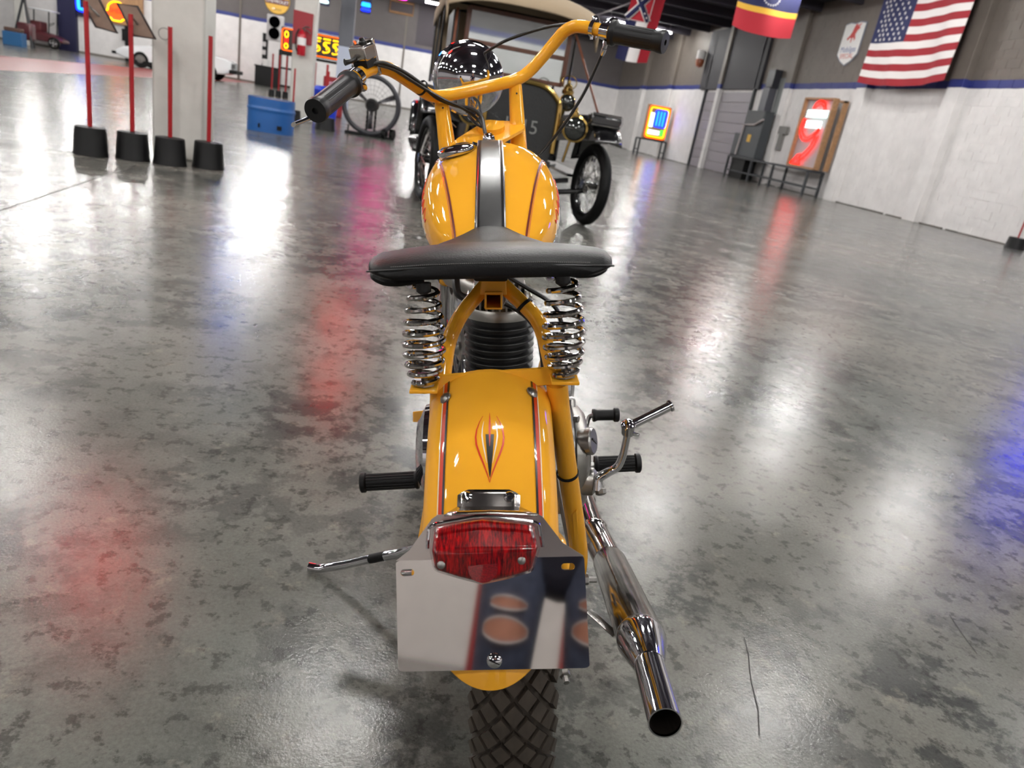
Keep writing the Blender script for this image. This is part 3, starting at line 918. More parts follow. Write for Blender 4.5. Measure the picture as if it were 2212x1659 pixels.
# crossbar below the springs
ca, cb_ = bp(922, 826, 0.80), bp(1214, 806, 0.80)
mid_ = (ca + cb_) / 2
MB().prism([(-0.083, -0.010), (0.083, -0.010), (0.083, 0.011), (-0.083, 0.011)], mid_ + np.array((0.0, 0.0, -0.004)), (cb_ - ca) / np.linalg.norm(cb_ - ca), (0, 0.1, 1), (0, 0.006, 0)).build('crossbar', YELLOW, bike, bevel=0.001)
for c in (bp(917, 830, 0.79), bp(1219, 812, 0.79)):
    MB().box(c + np.array((0, 0.0, -0.0035)), (0.032, 0.034, 0.004)).build('spring_plate', YELLOW, bike, bevel=0.001)
# rear stays to the axle, engine cradle
path([bp(1203, 826, 0.805), bp(1210, 900, 0.818), bp(1222, 990, 0.838), bp(1234, 1070, 0.858), bp(1250, 1190, 0.885), np.array((0.128, 0.90, 0.285))], 0.0130, 'stay_tube')
path([bp(952, 842, 0.805), bp(948, 930, 0.822), bp(942, 1020, 0.842), bp(932, 1110, 0.868), np.array((-0.105, 0.90, 0.285))], 0.0125, 'stay_tube')
MB().prism([(0, 0), (0.007, 0), (0.007, 0.075), (0, 0.065)], bp(1241, 1180, 0.868), (1, 0, 0), (-0.12, -0.28, 0.95), (0, 0.003, 0)).build('stay_rib', YELLOW, bike, bevel=0.001)
MB().box((0.128, 0.90, 0.285), (0.008, 0.06, 0.05)).build('axle_plate', YELLOW, bike, bevel=0.004)
MB().box((-0.105, 0.90, 0.285), (0.008, 0.06, 0.05)).build('axle_plate', YELLOW, bike, bevel=0.004)
MB().lathe([(0.009, -0.02), (0.009, 0.25)], (-0.115, 0.90, 0.285), (1, 0, 0), 12).build('axle', STEEL, bike)
path([np.array((0.125, 0.9, 0.27)), np.array((0.12, 1.05, 0.235)), np.array((0.09, 1.2, 0.215)), np.array((0.06, 1.5, 0.26)), np.array((0.02, 1.62, 0.5)), np.array((0, 1.5, 0.80))], 0.013, 'cradle_tube')
path([np.array((-0.105, 0.9, 0.27)), np.array((-0.10, 1.05, 0.235)), np.array((-0.08, 1.2, 0.215)), np.array((-0.06, 1.5, 0.26)), np.array((-0.02, 1.62, 0.5)), np.array((0, 1.5, 0.80))], 0.013, 'cradle_tube')
path([sqc + np.array((0, 0.45, 0.0)), np.array((0, 1.42, 0.80)), np.array((0, 1.5, 0.84))], 0.016, 'neck_tube')
MB().lathe([(0.026, -0.07), (0.026, 0.07)], (0, 1.475, 0.835), (0, -0.35, 1), 20).build('head_tube', YELLOW, bike)
MB().prism([(0, 0), (0.03, 0), (0.03, 0.022), (0, 0.018)], bp(892, 912, 1.22), (1, 0, 0), (0, 0.3, 0.95), (0, 0.004, 0)).build('frame_tab', YELLOW, bike, bevel=0.001)
def zip_tie(c, d, r):
    d = np.array(d, float); d /= np.linalg.norm(d)
    MB().lathe([(r + 0.0002, -0.002), (r + 0.0015, -0.002), (r + 0.0015, 0.002), (r + 0.0002, 0.002)], c, d, 20, cap=False).build('cable_tie', RUBBER, bike)
zip_tie(bp(1226, 1022, 0.846), bp(1234, 1070, 0.858) - bp(1222, 990, 0.838), 0.0132)
zip_tie(bp(1133, 660, 0.861), bp(1160, 690, 0.852) - bp(1128, 655, 0.862), 0.0108)
path([bp(1188, 950, 0.95), bp(1205, 1050, 0.92), bp(1232, 1190, 0.905)], 0.004, 'brake_rod', 3, 8, STEEL)

# ---- engine
cyl = np.array((0.015, 1.22, 0.0))
prof_ = [(0.045, 0.36), (0.05, 0.40)]
z = 0.405
while z < 0.592:
    prof_ += [(0.050, z), (0.0605, z + 0.0012), (0.0610, z + 0.0028), (0.0605, z + 0.0042), (0.050, z + 0.0054)]
    z += 0.0125
prof_ += [(0.050, 0.598)]
MB().lathe(prof_, cyl, (0, 0, 1), 56).build('cylinder', BLACKFIN, bike)
hd_ = MB().lathe([(0.050, 0.597), (0.062, 0.598), (0.0625, 0.612), (0.060, 0.616), (0.046, 0.618), (0.040, 0.675), (0.0, 0.68)], cyl, (0, 0, 1), 48).build('cylinder_head', ALU, bike)
for i in range(-5, 6):
    x = cyl[0] + i * 0.0108
    hw = math.sqrt(max(0.0, 0.059 ** 2 - (i * 0.0108) ** 2))
    MB().bounds(x - 0.0019, x + 0.0019, cyl[1] - hw, cyl[1] + hw, 0.612, 0.672 - 0.0015 * i * i).build('head_fin', ALU, hd_, bevel=0.001)
MB().lathe([(0.006, 0), (0.006, 0.03), (0.009, 0.032), (0.009, 0.05), (0, 0.055)], (cyl[0], cyl[1], 0.675), (0, 0.2, 1), 12).build('spark_plug', RUBBER, hd_)
case = MB().box((0.015, 1.2, 0.315), (0.17, 0.26, 0.15)).build('crankcase', ALU, bike, bevel=0.03, seg=4)
# right cover, drop shaped, with oil cap
cov = [(-0.085, 0.05), (-0.06, 0.075), (-0.01, 0.085), (0.05, 0.08), (0.085, 0.05), (0.085, 0.0), (0.05, -0.04), (0.0, -0.06), (-0.04, -0.085), (-0.06, -0.085), (-0.08, -0.04), (-0.092, 0.01)]
cq, _r = spline([np.array(p) for p in cov], [1] * len(cov), 4, True)
co = np.array((0.112, 1.165, 0.352))
def inset(k, x):
    return [co + np.array((x, p[0] * k, p[1] * k)) for p in cq]
rg = [inset(1.0, 0.0), inset(1.0, 0.03), inset(0.95, 0.045), inset(0.82, 0.055), inset(0.45, 0.062), inset(0.02, 0.064)]
n_ = len(cq)
mb = MB()
mb.add([p for q in rg for p in q], [(i * n_ + j, i * n_ + (j + 1) % n_, (i + 1) * n_ + (j + 1) % n_, (i + 1) * n_ + j) for i in range(len(rg) - 1) for j in range(n_)])
cover = mb.build('engine_cover', ALU, bike, smooth=40)
oc = bp(1272, 953, 1.10)
cap_ = MB().lathe([(0.020, -0.03), (0.020, -0.004), (0.0235, -0.003), (0.0235, 0.006), (0.021, 0.009), (0, 0.0095)], oc, (0.9, -0.35, 0.2), 28).build('oil_cap', STEEL, cover)
MB().box(oc + np.array((0.9, -0.35, 0.2)) / 0.986 * 0.0095, (0.002, 0.026, 0.003), Matrix.Rotation(-0.75, 3, 'X') @ Matrix.Rotation(-0.37, 3, 'Z')).build('cap_slot', BLACKCABLE, cap_)
MB().tube([p + np.array((0.002, 0, 0)) for p in inset(1.012, 0.028)], 0.0016, 6, closed=True).build('gasket_line', BLACKFIN, cover)
MB().lathe([(0.026, -0.03), (0.024, 0.0), (0.017, 0.006), (0.017, 0.016), (0, 0.017)], bp(1281, 1040, 1.105), (1, -0.15, 0), 24).build('shaft_boss', ALU, cover)
MB().box(bp(1256, 985, 1.09), (0.018, 0.012, 0.012)).build('recess', BLACKFIN, cover, bevel=0.002)
MB().lathe([(0.012, -0.02), (0.012, 0.018), (0.008, 0.02), (0.008, 0.04), (0, 0.042)], bp(1226, 900, 1.22), (0.1, -0.2, 1), 14).build('filler_plug', STEEL, cover)
for px, py in ((1273, 1028), (1250, 1085), (1245, 905)):
    MB().lathe([(0.006, -0.004), (0.006, 0.004), (0, 0.005)], bp(px, py, 1.12), (0.85, -0.5, 0.1), 6).build('cover_bolt', STEEL, cover, smooth=0)
MB().lathe([(0.0, -0.02), (0.07, 0.0), (0.082, 0.012), (0.084, 0.03), (0.075, 0.046), (0.045, 0.056), (0.0, 0.06)], (0.105, 1.34, 0.425), (1, 0, 0), 40).build('chrome_cover', CHROME, bike)
MB().lathe([(0.0, 0.0), (0.078, 0.0), (0.084, 0.01), (0.080, 0.028), (0.055, 0.042), (0.0, 0.047)], (-0.085, 1.16, 0.365), (-1, 0, 0), 40).build('flywheel_cover', CHROME, bike)
MB().tube([bp(1236, 865, 1.2), bp(1236, 925, 1.17)], 0.006, 10).build('clutch_arm', STEEL, bike)
MB().tube([np.array((-0.02, 1.30, 0.62)), np.array((-0.07, 1.32, 0.64)), np.array((-0.085, 1.34, 0.66))], 0.02, 14).build('carburettor', ALU, bike)
path([bp(985, 590, 1.15), bp(985, 612, 1.13), bp(990, 634, 1.12), bp(1008, 645, 1.12)], 0.0065, 'fuel_hose', 4, 10, BLACKCABLE)
path([bp(1095, 596, 0.98), bp(1135, 620, 0.98), bp(1185, 650, 0.98), bp(1206, 676, 0.98), bp(1216, 720, 0.98), bp(1211, 760, 1.0), bp(1200, 790, 1.02)], 0.0032, 'throttle_cable', 4, 8, BLACKCABLE)
path([bp(1090, 655, 0.9), bp(1130, 678, 0.9), bp(1160, 715, 0.885), bp(1170, 760, 0.87), bp(1175, 800, 0.86)], 0.0035, 'wiring', 4, 8, BLACKCABLE)

# ---- pegs, shift lever, kick starter, side stand
def peg(p_in, p_out, r, name, ribs=True):
    p_in, p_out = np.array(p_in), np.array(p_out)
    d = p_out - p_in; L_ = np.linalg.norm(d)
    o = MB().lathe([(r * 1.12, 0), (r * 1.18, 0.004), (r * 0.96, 0.009), (r * 0.96, L_ - 0.012), (r * 1.25, L_ - 0.009), (r * 1.25, L_ - 0.002), (r * 1.1, L_), (0, L_)], p_in, d, 28).build(name, RUBBER, bike)
    if ribs:
        ax = d / L_; ref = np.array((0, 0, 1.0)); u = np.cross(ax, ref); u /= np.linalg.norm(u); v = np.cross(ax, u)
        for k in range(16):
            a = 2 * PI * k / 16; q = (u * math.cos(a) + v * math.sin(a)) * r * 0.98
            MB().tube([p_in + ax * 0.008 + q, p_in + ax * (L_ - 0.012) + q], r * 0.09, 6).build('rib', RUBBER, o)
peg(bp(905, 1036, 1.19), bp(779, 1043, 1.19), 0.0148, 'foot_peg')
peg(bp(1284, 1004, 1.22), bp(1383, 1000, 1.22), 0.0148, 'foot_peg')
MB().tube([(-0.16, 1.19, 0.29), (0.2, 1.22, 0.30)], 0.008, 12).build('peg_bar', STEEL, bike)
peg(bp(1280, 897, 1.3), bp(1337, 896, 1.3), 0.0112, 'shift_pedal', False)
path([bp(1282, 897, 1.3), bp(1273, 901, 1.3), bp(1268, 918, 1.28), bp(1264, 945, 1.24), bp(1258, 985, 1.18)], 0.0042, 'shift_lever', 4, 10, STEEL)
ks = path([bp(1290, 1058, 1.08), bp(1293, 1034, 1.085), bp(1312, 1021, 1.085), bp(1333, 1009, 1.085), bp(1345, 985, 1.085), bp(1352, 955, 1.085), bp(1356, 935, 1.085)], [0.0095, 0.0085, 0.008, 0.0072, 0.0065, 0.006, 0.006], 'kick_starter', 5, 14, CHROME)
MB().lathe([(0.010, -0.012), (0.0115, -0.008), (0.0115, 0.002), (0.0125, 0.004), (0.0125, 0.009), (0.009, 0.013), (0.005, 0.016), (0, 0.0165)], bp(1357, 925, 1.085), (-0.05, -0.25, 1), 24).build('knuckle', CHROME, ks)
kp0, kp1 = bp(1367, 917, 1.085), bp(1448, 877, 1.10)
MB().tube([kp0, kp0 * 0.97 + kp1 * 0.03, kp1], [0.0075, 0.0075, 0.0078], 16).build('kick_pedal', CHROME, ks)
MB().lathe([(0.0075, -0.003), (0.0102, -0.002), (0.0102, 0.002), (0.006, 0.004), (0, 0.005)], kp1, kp1 - kp0, 20).build('pedal_cap', CHROME, ks)
MB().box(bp(1371, 938, 1.08), (0.016, 0.004, 0.006), Matrix.Rotation(0.3, 3, 'Y')).build('stop_tab', CHROME, ks, bevel=0.001)
MB().lathe([(0.008, -0.016), (0.008, -0.002), (0.010, 0.0), (0.010, 0.007), (0.006, 0.009), (0, 0.01)], bp(1297, 1058, 1.08), (0.15, -0.55, -0.8), 8).build('clamp_bolt', STEEL, ks, smooth=0)
def ground(px, py, lift):
    d = fw + (px - CX) / F * cr - (py - CY) / F * cu
    return to_bike(CAM + d * ((lift - H) / d[2]))
g0, g1 = ground(667, 1224, 0.012), ground(700, 1230, 0.014)
kA, kB = bp(800, 1207, 1.20), bp(888, 1190, 1.16)
stand = path([g0, g0 * 0.35 + g1 * 0.65, g1 + np.array((0.004, 0, 0.004)), g1 * 0.6 + kA * 0.4, kA], 0.0088, 'side_stand', 5, 14, CHROME)
path([kA, kA * 0.6 + kB * 0.4], 0.0094, 'rubber_stop', 2, 14, RUBBER, stand)
path([kA * 0.62 + kB * 0.38, kB, np.array((-0.07, 1.08, 0.235))], 0.0098, 'stand_upper', 2, 14, CHROME, stand)

# ---- tank
TK = [(0.985, 0.022, 0.752, 0.735), (0.995, 0.045, 0.764, 0.722), (1.02, 0.066, 0.780, 0.715), (1.06, 0.085, 0.801, 0.71), (1.10, 0.0975, 0.8205, 0.708), (1.15, 0.1065, 0.8405, 0.708), (1.20, 0.1105, 0.857, 0.71), (1.25, 0.1105, 0.869, 0.715), (1.30, 0.106, 0.8755, 0.722), (1.345, 0.094, 0.8745, 0.735), (1.375, 0.078, 0.866, 0.752), (1.395, 0.058, 0.851, 0.772), (1.408, 0.03, 0.83, 0.795)]
def tank_sec(Y):
    for a, b in zip(TK[:-1], TK[1:]):
        if a[0] <= Y <= b[0]:
            f = (Y - a[0]) / (b[0] - a[0]); return [p + (q - p) * f for p, q in zip(a, b)]
    return list(TK[0] if Y < TK[0][0] else TK[-1])
YS = [np.array(p) for p in TK]
YS, _ = spline(YS, [1] * len(YS), 4)
def tank_pt(s, a, off=0.0):
    """s indexes the sections, a angle from the top"""
    Y, hw, zt, zb = s
    zc = zb + (zt - zb) * 0.46
    ca, sa = math.cos(a), math.sin(a)
    e = 0.80
    x = (hw + off) * math.copysign(abs(sa) ** e, sa)
    h = (zt - zc + off) if ca >= 0 else (zc - zb + off)
    return (x, Y, zc + h * math.copysign(abs(ca) ** e, ca))
mb = MB()
NA = 48
mb.add([tank_pt(s, 2 * PI * k / NA) for s in YS for k in range(NA)], [(i * NA + k, i * NA + (k + 1) % NA, (i + 1) * NA + (k + 1) % NA, (i + 1) * NA + k) for i in range(len(YS) - 1) for k in range(NA)] + [tuple(range(NA)), tuple((len(YS) - 1) * NA + k for k in range(NA))])
tank = mb.build('fuel_tank', YELLOW, bike, smooth=60)
def tank_band(xfun, m, name, off, y0=1.0, y1=1.385, rows__=40, thick=0):
    """a band on the tank between two lateral positions given by xfun(Y) -> (x0, x1)"""
    def surf(x, s, off):
        Y, hw, zt, zb = s
        q = min(1.0, abs(x) / hw); sa = q ** (1 / 0.80); a = math.asin(min(1, sa)) * (1 if x >= 0 else -1)
        return tank_pt(s, a, off)
    SS = [s for s in YS if y0 <= s[0] <= y1]
    mb = MB(); nn = 7; vs = []
    for s in SS:
        x0, x1 = xfun(s[0])
        vs += [surf(x0 + (x1 - x0) * j / (nn - 1), s, off) for j in range(nn)]
    mb.add(vs, [(i * nn + j, i * nn + j + 1, (i + 1) * nn + j + 1, (i + 1) * nn + j) for i in range(len(SS) - 1) for j in range(nn - 1)])
    return mb.build(name, m, tank, solid=thick)
tank_band(lambda Y: (-0.0195 - 0.002, 0.0195 + 0.001), BLACKSTRAP, 'centre_strap', 0.0022, 1.0, 1.40, thick=0.002)
for s in (-1, 1):
    f = lambda Y, k: s * (min(0.050 + (Y - 1.03) * 0.148, tank_sec(Y)[1] * 0.93) + k)
    tank_band(lambda Y: (f(Y, 0), f(Y, 0.0028)), DARKRED, 'pinstripe', 0.0012, 1.0, 1.36)
    tank_band(lambda Y: (f(Y, 0.0038), f(Y, 0.0048)), mat('orange_pinstripe', rgb(206, 110, 60), 0.4), 'pinstripe', 0.0012, 1.0, 1.36)
cp = bp(986, 332, 1.245)
cpd = np.array((-0.22, -0.1, 1.0))
cap = MB().lathe([(0.018, -0.02), (0.018, 0.0), (0.029, 0.001), (0.0305, 0.005), (0.0295, 0.009), (0.022, 0.013), (0.0, 0.0145)], cp, cpd, 36).build('filler_cap', CHROME, tank)
MB().tube([cp + np.array((0.026, 0.01, 0.014)), cp + np.array((0.032, 0.012, 0.012))], 0.005, 10).build('cap_tab', CHROME, cap)
# script decal on both flanks
def flank(s_, q, a):
    Y = 1.10 + 0.16 * q
    return tank_pt(tank_sec(Y), s_ * a, 0.0004)
for s_ in (-1, 1):
    mb = MB()
    pts = [flank(s_, i / 40, math.radians(80) + 0.10 * math.sin(i * 0.85) - 0.1 * i / 40) for i in range(41)]
    mb.tube(pts, 0.0012, 5)
    mb.build('script_decal', REDLINE, tank)
    pts = [flank(s_, i / 40, math.radians(92) + 0.10 * math.sin(i * 0.85 + 0.3) - 0.1 * i / 40) for i in range(41)]
    MB().tube(pts, 0.001, 5).build('script_decal', DECALWHITE, tank)

# ---- fork, handlebar and controls (bars turned to the left)
def taper(p0, p1, w0, w1, d0, d1, name, parent=bike):
    p0, p1 = np.array(p0), np.array(p1)
    mb = MB(); vs = []
    for p, w_, d_ in ((p0, w0, d0), ((p0 + p1) / 2, (w0 + w1) / 2, (d0 + d1) / 2), (p1, w1, d1)):
        vs += [p + np.array((w_ * math.copysign(abs(math.cos(a)) ** 0.7, math.cos(a)), d_ * math.copysign(abs(math.sin(a)) ** 0.7, math.sin(a)), 0)) for a in [2 * PI * k / 20 for k in range(20)]]
    mb.add(vs, [(i * 20 + k, i * 20 + (k + 1) % 20, (i + 1) * 20 + (k + 1) % 20, (i + 1) * 20 + k) for i in range(2) for k in range(20)] + [tuple(range(20)), tuple(40 + k for k in range(20))])
    return mb.build(name, YELLOW, parent)
rl = taper(bp(968, 330, 1.425), bp(952, 208, 1.445), 0.0165, 0.0125, 0.017, 0.013, 'fork_riser')
rr_ = taper(bp(1121, 330, 1.475), bp(1113, 182, 1.505), 0.0165, 0.0125, 0.017, 0.013, 'fork_riser')
for c, r_ in ((bp(957, 233, 1.425), rl), (bp(1116, 202, 1.487), rr_)):
    MB().lathe([(0.0018, -0.001), (0.0018, 0.0006), (0, 0.0006)], c + np.array((0, -0.0035, 0)), (0, -1, 0.1), 10).build('riser_hole', BLACKCABLE, r_)
yoke = [bp(972, 312, 1.405), bp(1061, 317, 1.385), bp(1132, 276, 1.455), bp(1133, 268, 1.475), bp(1100, 261, 1.505), bp(1050, 259, 1.50), bp(988, 298, 1.425)]
zy = np.mean([p[2] for p in yoke])
mb = MB(); n_ = len(yoke)
mb.add([p for p in yoke] + [p + np.array((0, 0, -0.007)) for p in yoke], [tuple(range(n_)), tuple(reversed(range(n_, 2 * n_)))] + [(i, (i + 1) % n_, n_ + (i + 1) % n_, n_ + i) for i in range(n_)])
mb.build('fork_yoke', YELLOW, bike, bevel=0.001)
MB().lathe([(0.0135, 0), (0.0135, 0.004), (0.011, 0.010), (0.006, 0.0145), (0, 0.0155)], bp(1056, 305, 1.405), (0.0, -0.2, 1), 6).build('stem_nut', CHROME, bike, smooth=50)
# fork legs and front wheel
FWC = np.array((-0.055, 2.0, 0.292))
for s, p in ((-1, bp(968, 330, 1.425)), (1, bp(1121, 330, 1.475))):
    e_ = FWC + np.array((s * 0.075, s * 0.03, 0))
    MB().tube([p, p * 0.45 + e_ * 0.55], 0.0165, 14).build('fork_tube', YELLOW, bike)
    MB().tube([p * 0.45 + e_ * 0.55, e_], 0.02, 14).build('fork_slider', CHROME, bike)
wheel(FWC, 0.28, False, 'front')
HBR = 0.0112
hb_pts = [bp(752, 182, 1.275), bp(778, 160, 1.305), bp(806, 147, 1.335), bp(842, 150, 1.36), bp(890, 180, 1.395), bp(924, 203, 1.42), bp(948, 208, 1.435), bp(1000, 199, 1.455), bp(1060, 186, 1.475), bp(1112, 173, 1.497), bp(1140, 157, 1.503), bp(1168, 128, 1.50), bp(1199, 91, 1.495), bp(1222, 66, 1.485), bp(1248, 57, 1.472), bp(1285, 63, 1.452), bp(1325, 71, 1.428)]
hbar = MB().tube(hb_pts, HBR, 18, smooth=5).build('handlebar', YELLOW, bike)
def grip(a, b, name='grip'):
    a, b = np.array(a), np.array(b); d = b - a; L_ = np.linalg.norm(d)
    g = MB().lathe([(0.0125, 0), (0.0215, 0.0), (0.0215, 0.006), (0.0178, 0.010), (0.0172, 0.03), (0.0168, L_ - 0.02), (0.0176, L_ - 0.014), (0.0186, L_ - 0.010), (0.0190, L_ - 0.003), (0.0178, L_), (0.005, L_ + 0.0005), (0.005, L_ - 0.004), (0, L_ - 0.004)], a, d, 36).build(name, GRIPRUB, bike)
    ax = d / L_; ref = np.array((0, 0, 1.0)); u = np.cross(ax, ref); u /= np.linalg.norm(u); v = np.cross(ax, u)
    for k in range(12):
        q = 2 * PI * k / 12; off = (u * math.cos(q) + v * math.sin(q)) * 0.0166
        MB().tube([a + ax * 0.03 + off, a + ax * (L_ - 0.022) + off], 0.0009, 5).build('grip_rib', GRIPRUB, g)
    return g
grip(bp(757, 180, 1.275), bp(681, 240, 1.165))
grip(bp(1322, 71, 1.43), bp(1437, 92, 1.375))
# clamps, perches, levers, switch
def ring(c, d, r, wd, name, m=CHROME, th=0.003):
    return MB().lathe([(r, -wd), (r + th, -wd), (r + th, wd), (r, wd), (r, -wd)], c, d, 28, cap=False).build(name, m, hbar, smooth=40)
dl = hb_pts[0] - hb_pts[1]; dr = hb_pts[-1] - hb_pts[-2]
r1 = ring(bp(771, 167, 1.296), dl, HBR, 0.006, 'lever_clamp')
MB().lathe([(0.005, -0.012), (0.005, 0.006), (0.0065, 0.007), (0.0065, 0.012), (0, 0.013)], bp(781, 181, 1.285), (0.3, -0.6, -0.5), 10).build('clamp_bolt', CHROME, hbar)
MB().tube([bp(752, 158, 1.31), bp(764, 152, 1.31), bp(770, 160, 1.305)], 0.005, 10).build('cable_adjuster', CHROME, hbar)
# switch housing on the left bar
sd_ = hb_pts[2] - hb_pts[1]; sd_ /= np.linalg.norm(sd_)
sv3 = np.array((0.0, 0.0, 1.0)); sv3 = sv3 - sd_ * (sv3 @ sd_); sv3 /= np.linalg.norm(sv3)
sw3 = np.cross(sd_, sv3)
so3 = (hb_pts[1] + hb_pts[2]) / 2 + sd_ * 0.002
def swp(a, b, c_): return so3 + sd_ * a + sv3 * b + sw3 * c_
sw = MB().prism(rounded(-0.017, 0.015, 0.017, 0.041, 0.006), so3 - sw3 * 0.016, sd_, sv3, sw3 * 0.032).build('switch_housing', SHEET, hbar, bevel=0.003)
MB().prism(rounded(-0.015, 0.013, 0.006, 0.018, 0.003), so3 - sw3 * 0.014, sd_, sv3, sw3 * 0.028).build('switch_base', RUBBER, sw, bevel=0.001)
MB().prism(rounded(0.014, 0.021, -0.012, 0.046, 0.003), so3 - sw3 * 0.013, sd_, sv3, sw3 * 0.026).build('switch_strap', SHEET, sw, bevel=0.002)
MB().lathe([(0.0065, -0.004), (0.0065, 0.003), (0.0045, 0.005), (0.004, 0.009), (0, 0.010)], swp(0.004, 0.041, 0), sv3, 14).build('button', BLACKCABLE, sw)
MB().tube([swp(-0.016, 0.022, -0.006), swp(-0.026, 0.021, -0.010), swp(-0.034, 0.022, -0.014)], [0.004, 0.0035, 0.0055], 10).build('toggle', BLACKCABLE, sw)
# levers
MB().tube([bp(762, 196, 1.31), bp(735, 222, 1.30), bp(700, 245, 1.26), bp(668, 256, 1.22), bp(634, 269, 1.19)], [0.006, 0.006, 0.0058, 0.0062, 0.0062], 12, smooth=5, sq=0.55).build('brake_lever', CHROME, hbar)
ring(bp(1284, 62, 1.453), dr, HBR, 0.0042, 'mirror_clamp', th=0.004)
MB().tube([bp(1284, 50, 1.453), bp(1283, 40, 1.453), bp(1288, 38, 1.453), bp(1291, 50, 1.45)], 0.0036, 10, smooth=4).build('clamp_ear', CHROME, hbar)
MB().tube([bp(1281, 74, 1.453), bp(1280, 86, 1.453)], 0.0055, 10).build('clamp_screw', CHROME, hbar)
pr_ = ring(bp(1310, 68, 1.436), dr, HBR, 0.0085, 'throttle_clamp')
MB().tube([bp(1305, 56, 1.445), bp(1318, 46, 1.455), bp(1330, 47, 1.46), bp(1332, 58, 1.455)], [0.005, 0.006, 0.006, 0.005], 12, smooth=4).build('lever_perch', CHROME, hbar)
MB().tube([bp(1328, 50, 1.46), bp(1360, 60, 1.455), bp(1400, 66, 1.44), bp(1432, 71, 1.425)], [0.006, 0.005, 0.0048, 0.0058], 12, smooth=5, sq=0.5).build('clutch_lever', CHROME, hbar)
MB().lathe([(0.0055, 0), (0.0055, 0.006), (0.0042, 0.007), (0.0042, 0.013), (0.005, 0.014), (0.005, 0.02), (0.003, 0.026)], bp(1310, 88, 1.435), bp(1303, 112, 1.44) - bp(1310, 88, 1.435), 12).build('cable_adjuster', CHROME, hbar)
# cables
path([bp(1304, 108, 1.44), bp(1288, 145, 1.45), bp(1262, 200, 1.46), bp(1225, 260, 1.47), bp(1185, 312, 1.48), bp(1165, 335, 1.48)], 0.0031, 'clutch_cable', 5, 8, BLACKCABLE)
path([bp(1228, 52, 1.50), bp(1185, 58, 1.52), bp(1130, 74, 1.54), bp(1080, 94, 1.55), bp(1035, 124, 1.56), bp(1000, 155, 1.56), bp(980, 182, 1.55), bp(985, 230, 1.53)], 0.003, 'throttle_cable', 5, 8, BLACKCABLE)
path([bp(798, 140, 1.315), bp(826, 136, 1.325), bp(858, 148, 1.345), bp(886, 164, 1.37), bp(914, 185, 1.395), bp(945, 212, 1.415), bp(985, 228, 1.43), bp(1020, 236, 1.435), bp(1040, 252, 1.43), bp(1047, 282, 1.41), bp(1056, 322, 1.385)], 0.0036, 'wiring_loom', 5, 10, BLACKCABLE)
path([bp(814, 139, 1.32), bp(850, 150, 1.34), bp(884, 171, 1.365), bp(918, 192, 1.39), bp(960, 216, 1.412), bp(1000, 234, 1.43), bp(1030, 256, 1.44), bp(1042, 272, 1.435), bp(1030, 268, 1.45), bp(1012, 250, 1.47)], 0.003, 'brake_cable', 5, 8, BLACKCABLE)
path([bp(920, 210, 1.44), bp(945, 235, 1.47), bp(985, 275, 1.50)], 0.0014, 'thin_cable', 3, 6, STEEL)
zip_tie(bp(911, 190, 1.402), hb_pts[5] - hb_pts[4], HBR + 0.001)
# headlight shell
hl = bp(1016, 172, 1.60)
hd3 = np.array((-0.22, 1.0, 0.12))
HR = 0.0685
pro = [(0.0, -0.072)] + [(HR * math.sin(a), -0.072 * math.cos(a)) for a in [PI / 2 * k / 14 for k in range(1, 15)]] + [(HR, 0.02), (HR + 0.004, 0.022), (HR + 0.004, 0.034), (HR - 0.004, 0.04)]
head = MB().lathe(pro, hl, hd3, 48, cap=False).build('headlight', CHROME, bike)
MB().lathe([(HR - 0.003, 0.036), (HR * 0.6, 0.046), (0, 0.05)], hl, hd3, 40).build('headlight_lens', GLASS, head)
MB().tube([bp(1020, 250, 1.52), bp(1018, 222, 1.56), hl + np.array((0, 0, -0.06))], 0.008, 12).build('headlight_bracket', CHROME, head)
MB().lathe([(0.011, 0), (0.011, 0.004), (0.006, 0.01), (0, 0.01)], bp(1022, 252, 1.50), (0, -0.6, 0.5), 14).build('bracket_bolt', CHROME, head)
path([bp(1024, 212, 1.52), bp(1034, 222, 1.50), bp(1038, 240, 1.48), bp(1042, 256, 1.45)], 0.003, 'headlight_wire', 4, 8, BLACKCABLE, head)

# ------------------------------------------------------------------ antique car
CXC = 1.17
car = world_empty('antique_car', (CXC, 8.3, 0), 'black veteran touring car with brass lamps and tan canvas hood', 'car')
def car_wheel(x, y, turn, name='wheel'):
    c = np.array((x, y, 0.385)); ct, st = math.cos(turn), math.sin(turn)
    def W(dx, rad, t):
        yy, zz = rad * math.sin(t), rad * math.cos(t)
        return c + np.array((dx * ct - yy * st, dx * st + yy * ct, zz))
    hubm = MB().tube([c + np.array((-0.09 * ct, -0.09 * st, 0)), c + np.array((0.09 * ct, 0.09 * st, 0))], [0.045, 0.035], 16)
    wh = hubm.build(name, CARBLACK, car)
    MB().grid(lambda u, v: W(0.055 * math.cos(2 * PI * v), 0.332 + 0.053 * math.sin(2 * PI * v), 2 * PI * u), 48, 12, True, True).build('tyre', mat('car_tyre', rgb(9, 9, 10), 0.6, spec=0.2), wh)
    MB().grid(lambda u, v: W(0.03 * math.cos(2 * PI * v), 0.275 + 0.012 * math.sin(2 * PI * v), 2 * PI * u), 40, 8, True, True).build('rim', CARBLACK, wh)
    for i in range(36):
        t0 = 2 * PI * i / 36; s = 1 if i % 2 else -1
        MB().tube([W(s * 0.07, 0.04, t0 + (0.9 if i % 4 < 2 else -0.9)), W(0, 0.272, t0)], 0.0042, 4).build('spoke', STEEL, wh)
    return wh
car_wheel(1.96, 7.06, 0.16); car_wheel(0.38, 7.06, 0.16)
car_wheel(1.95, 9.75, 0.0); car_wheel(0.44, 9.75, 0.0)
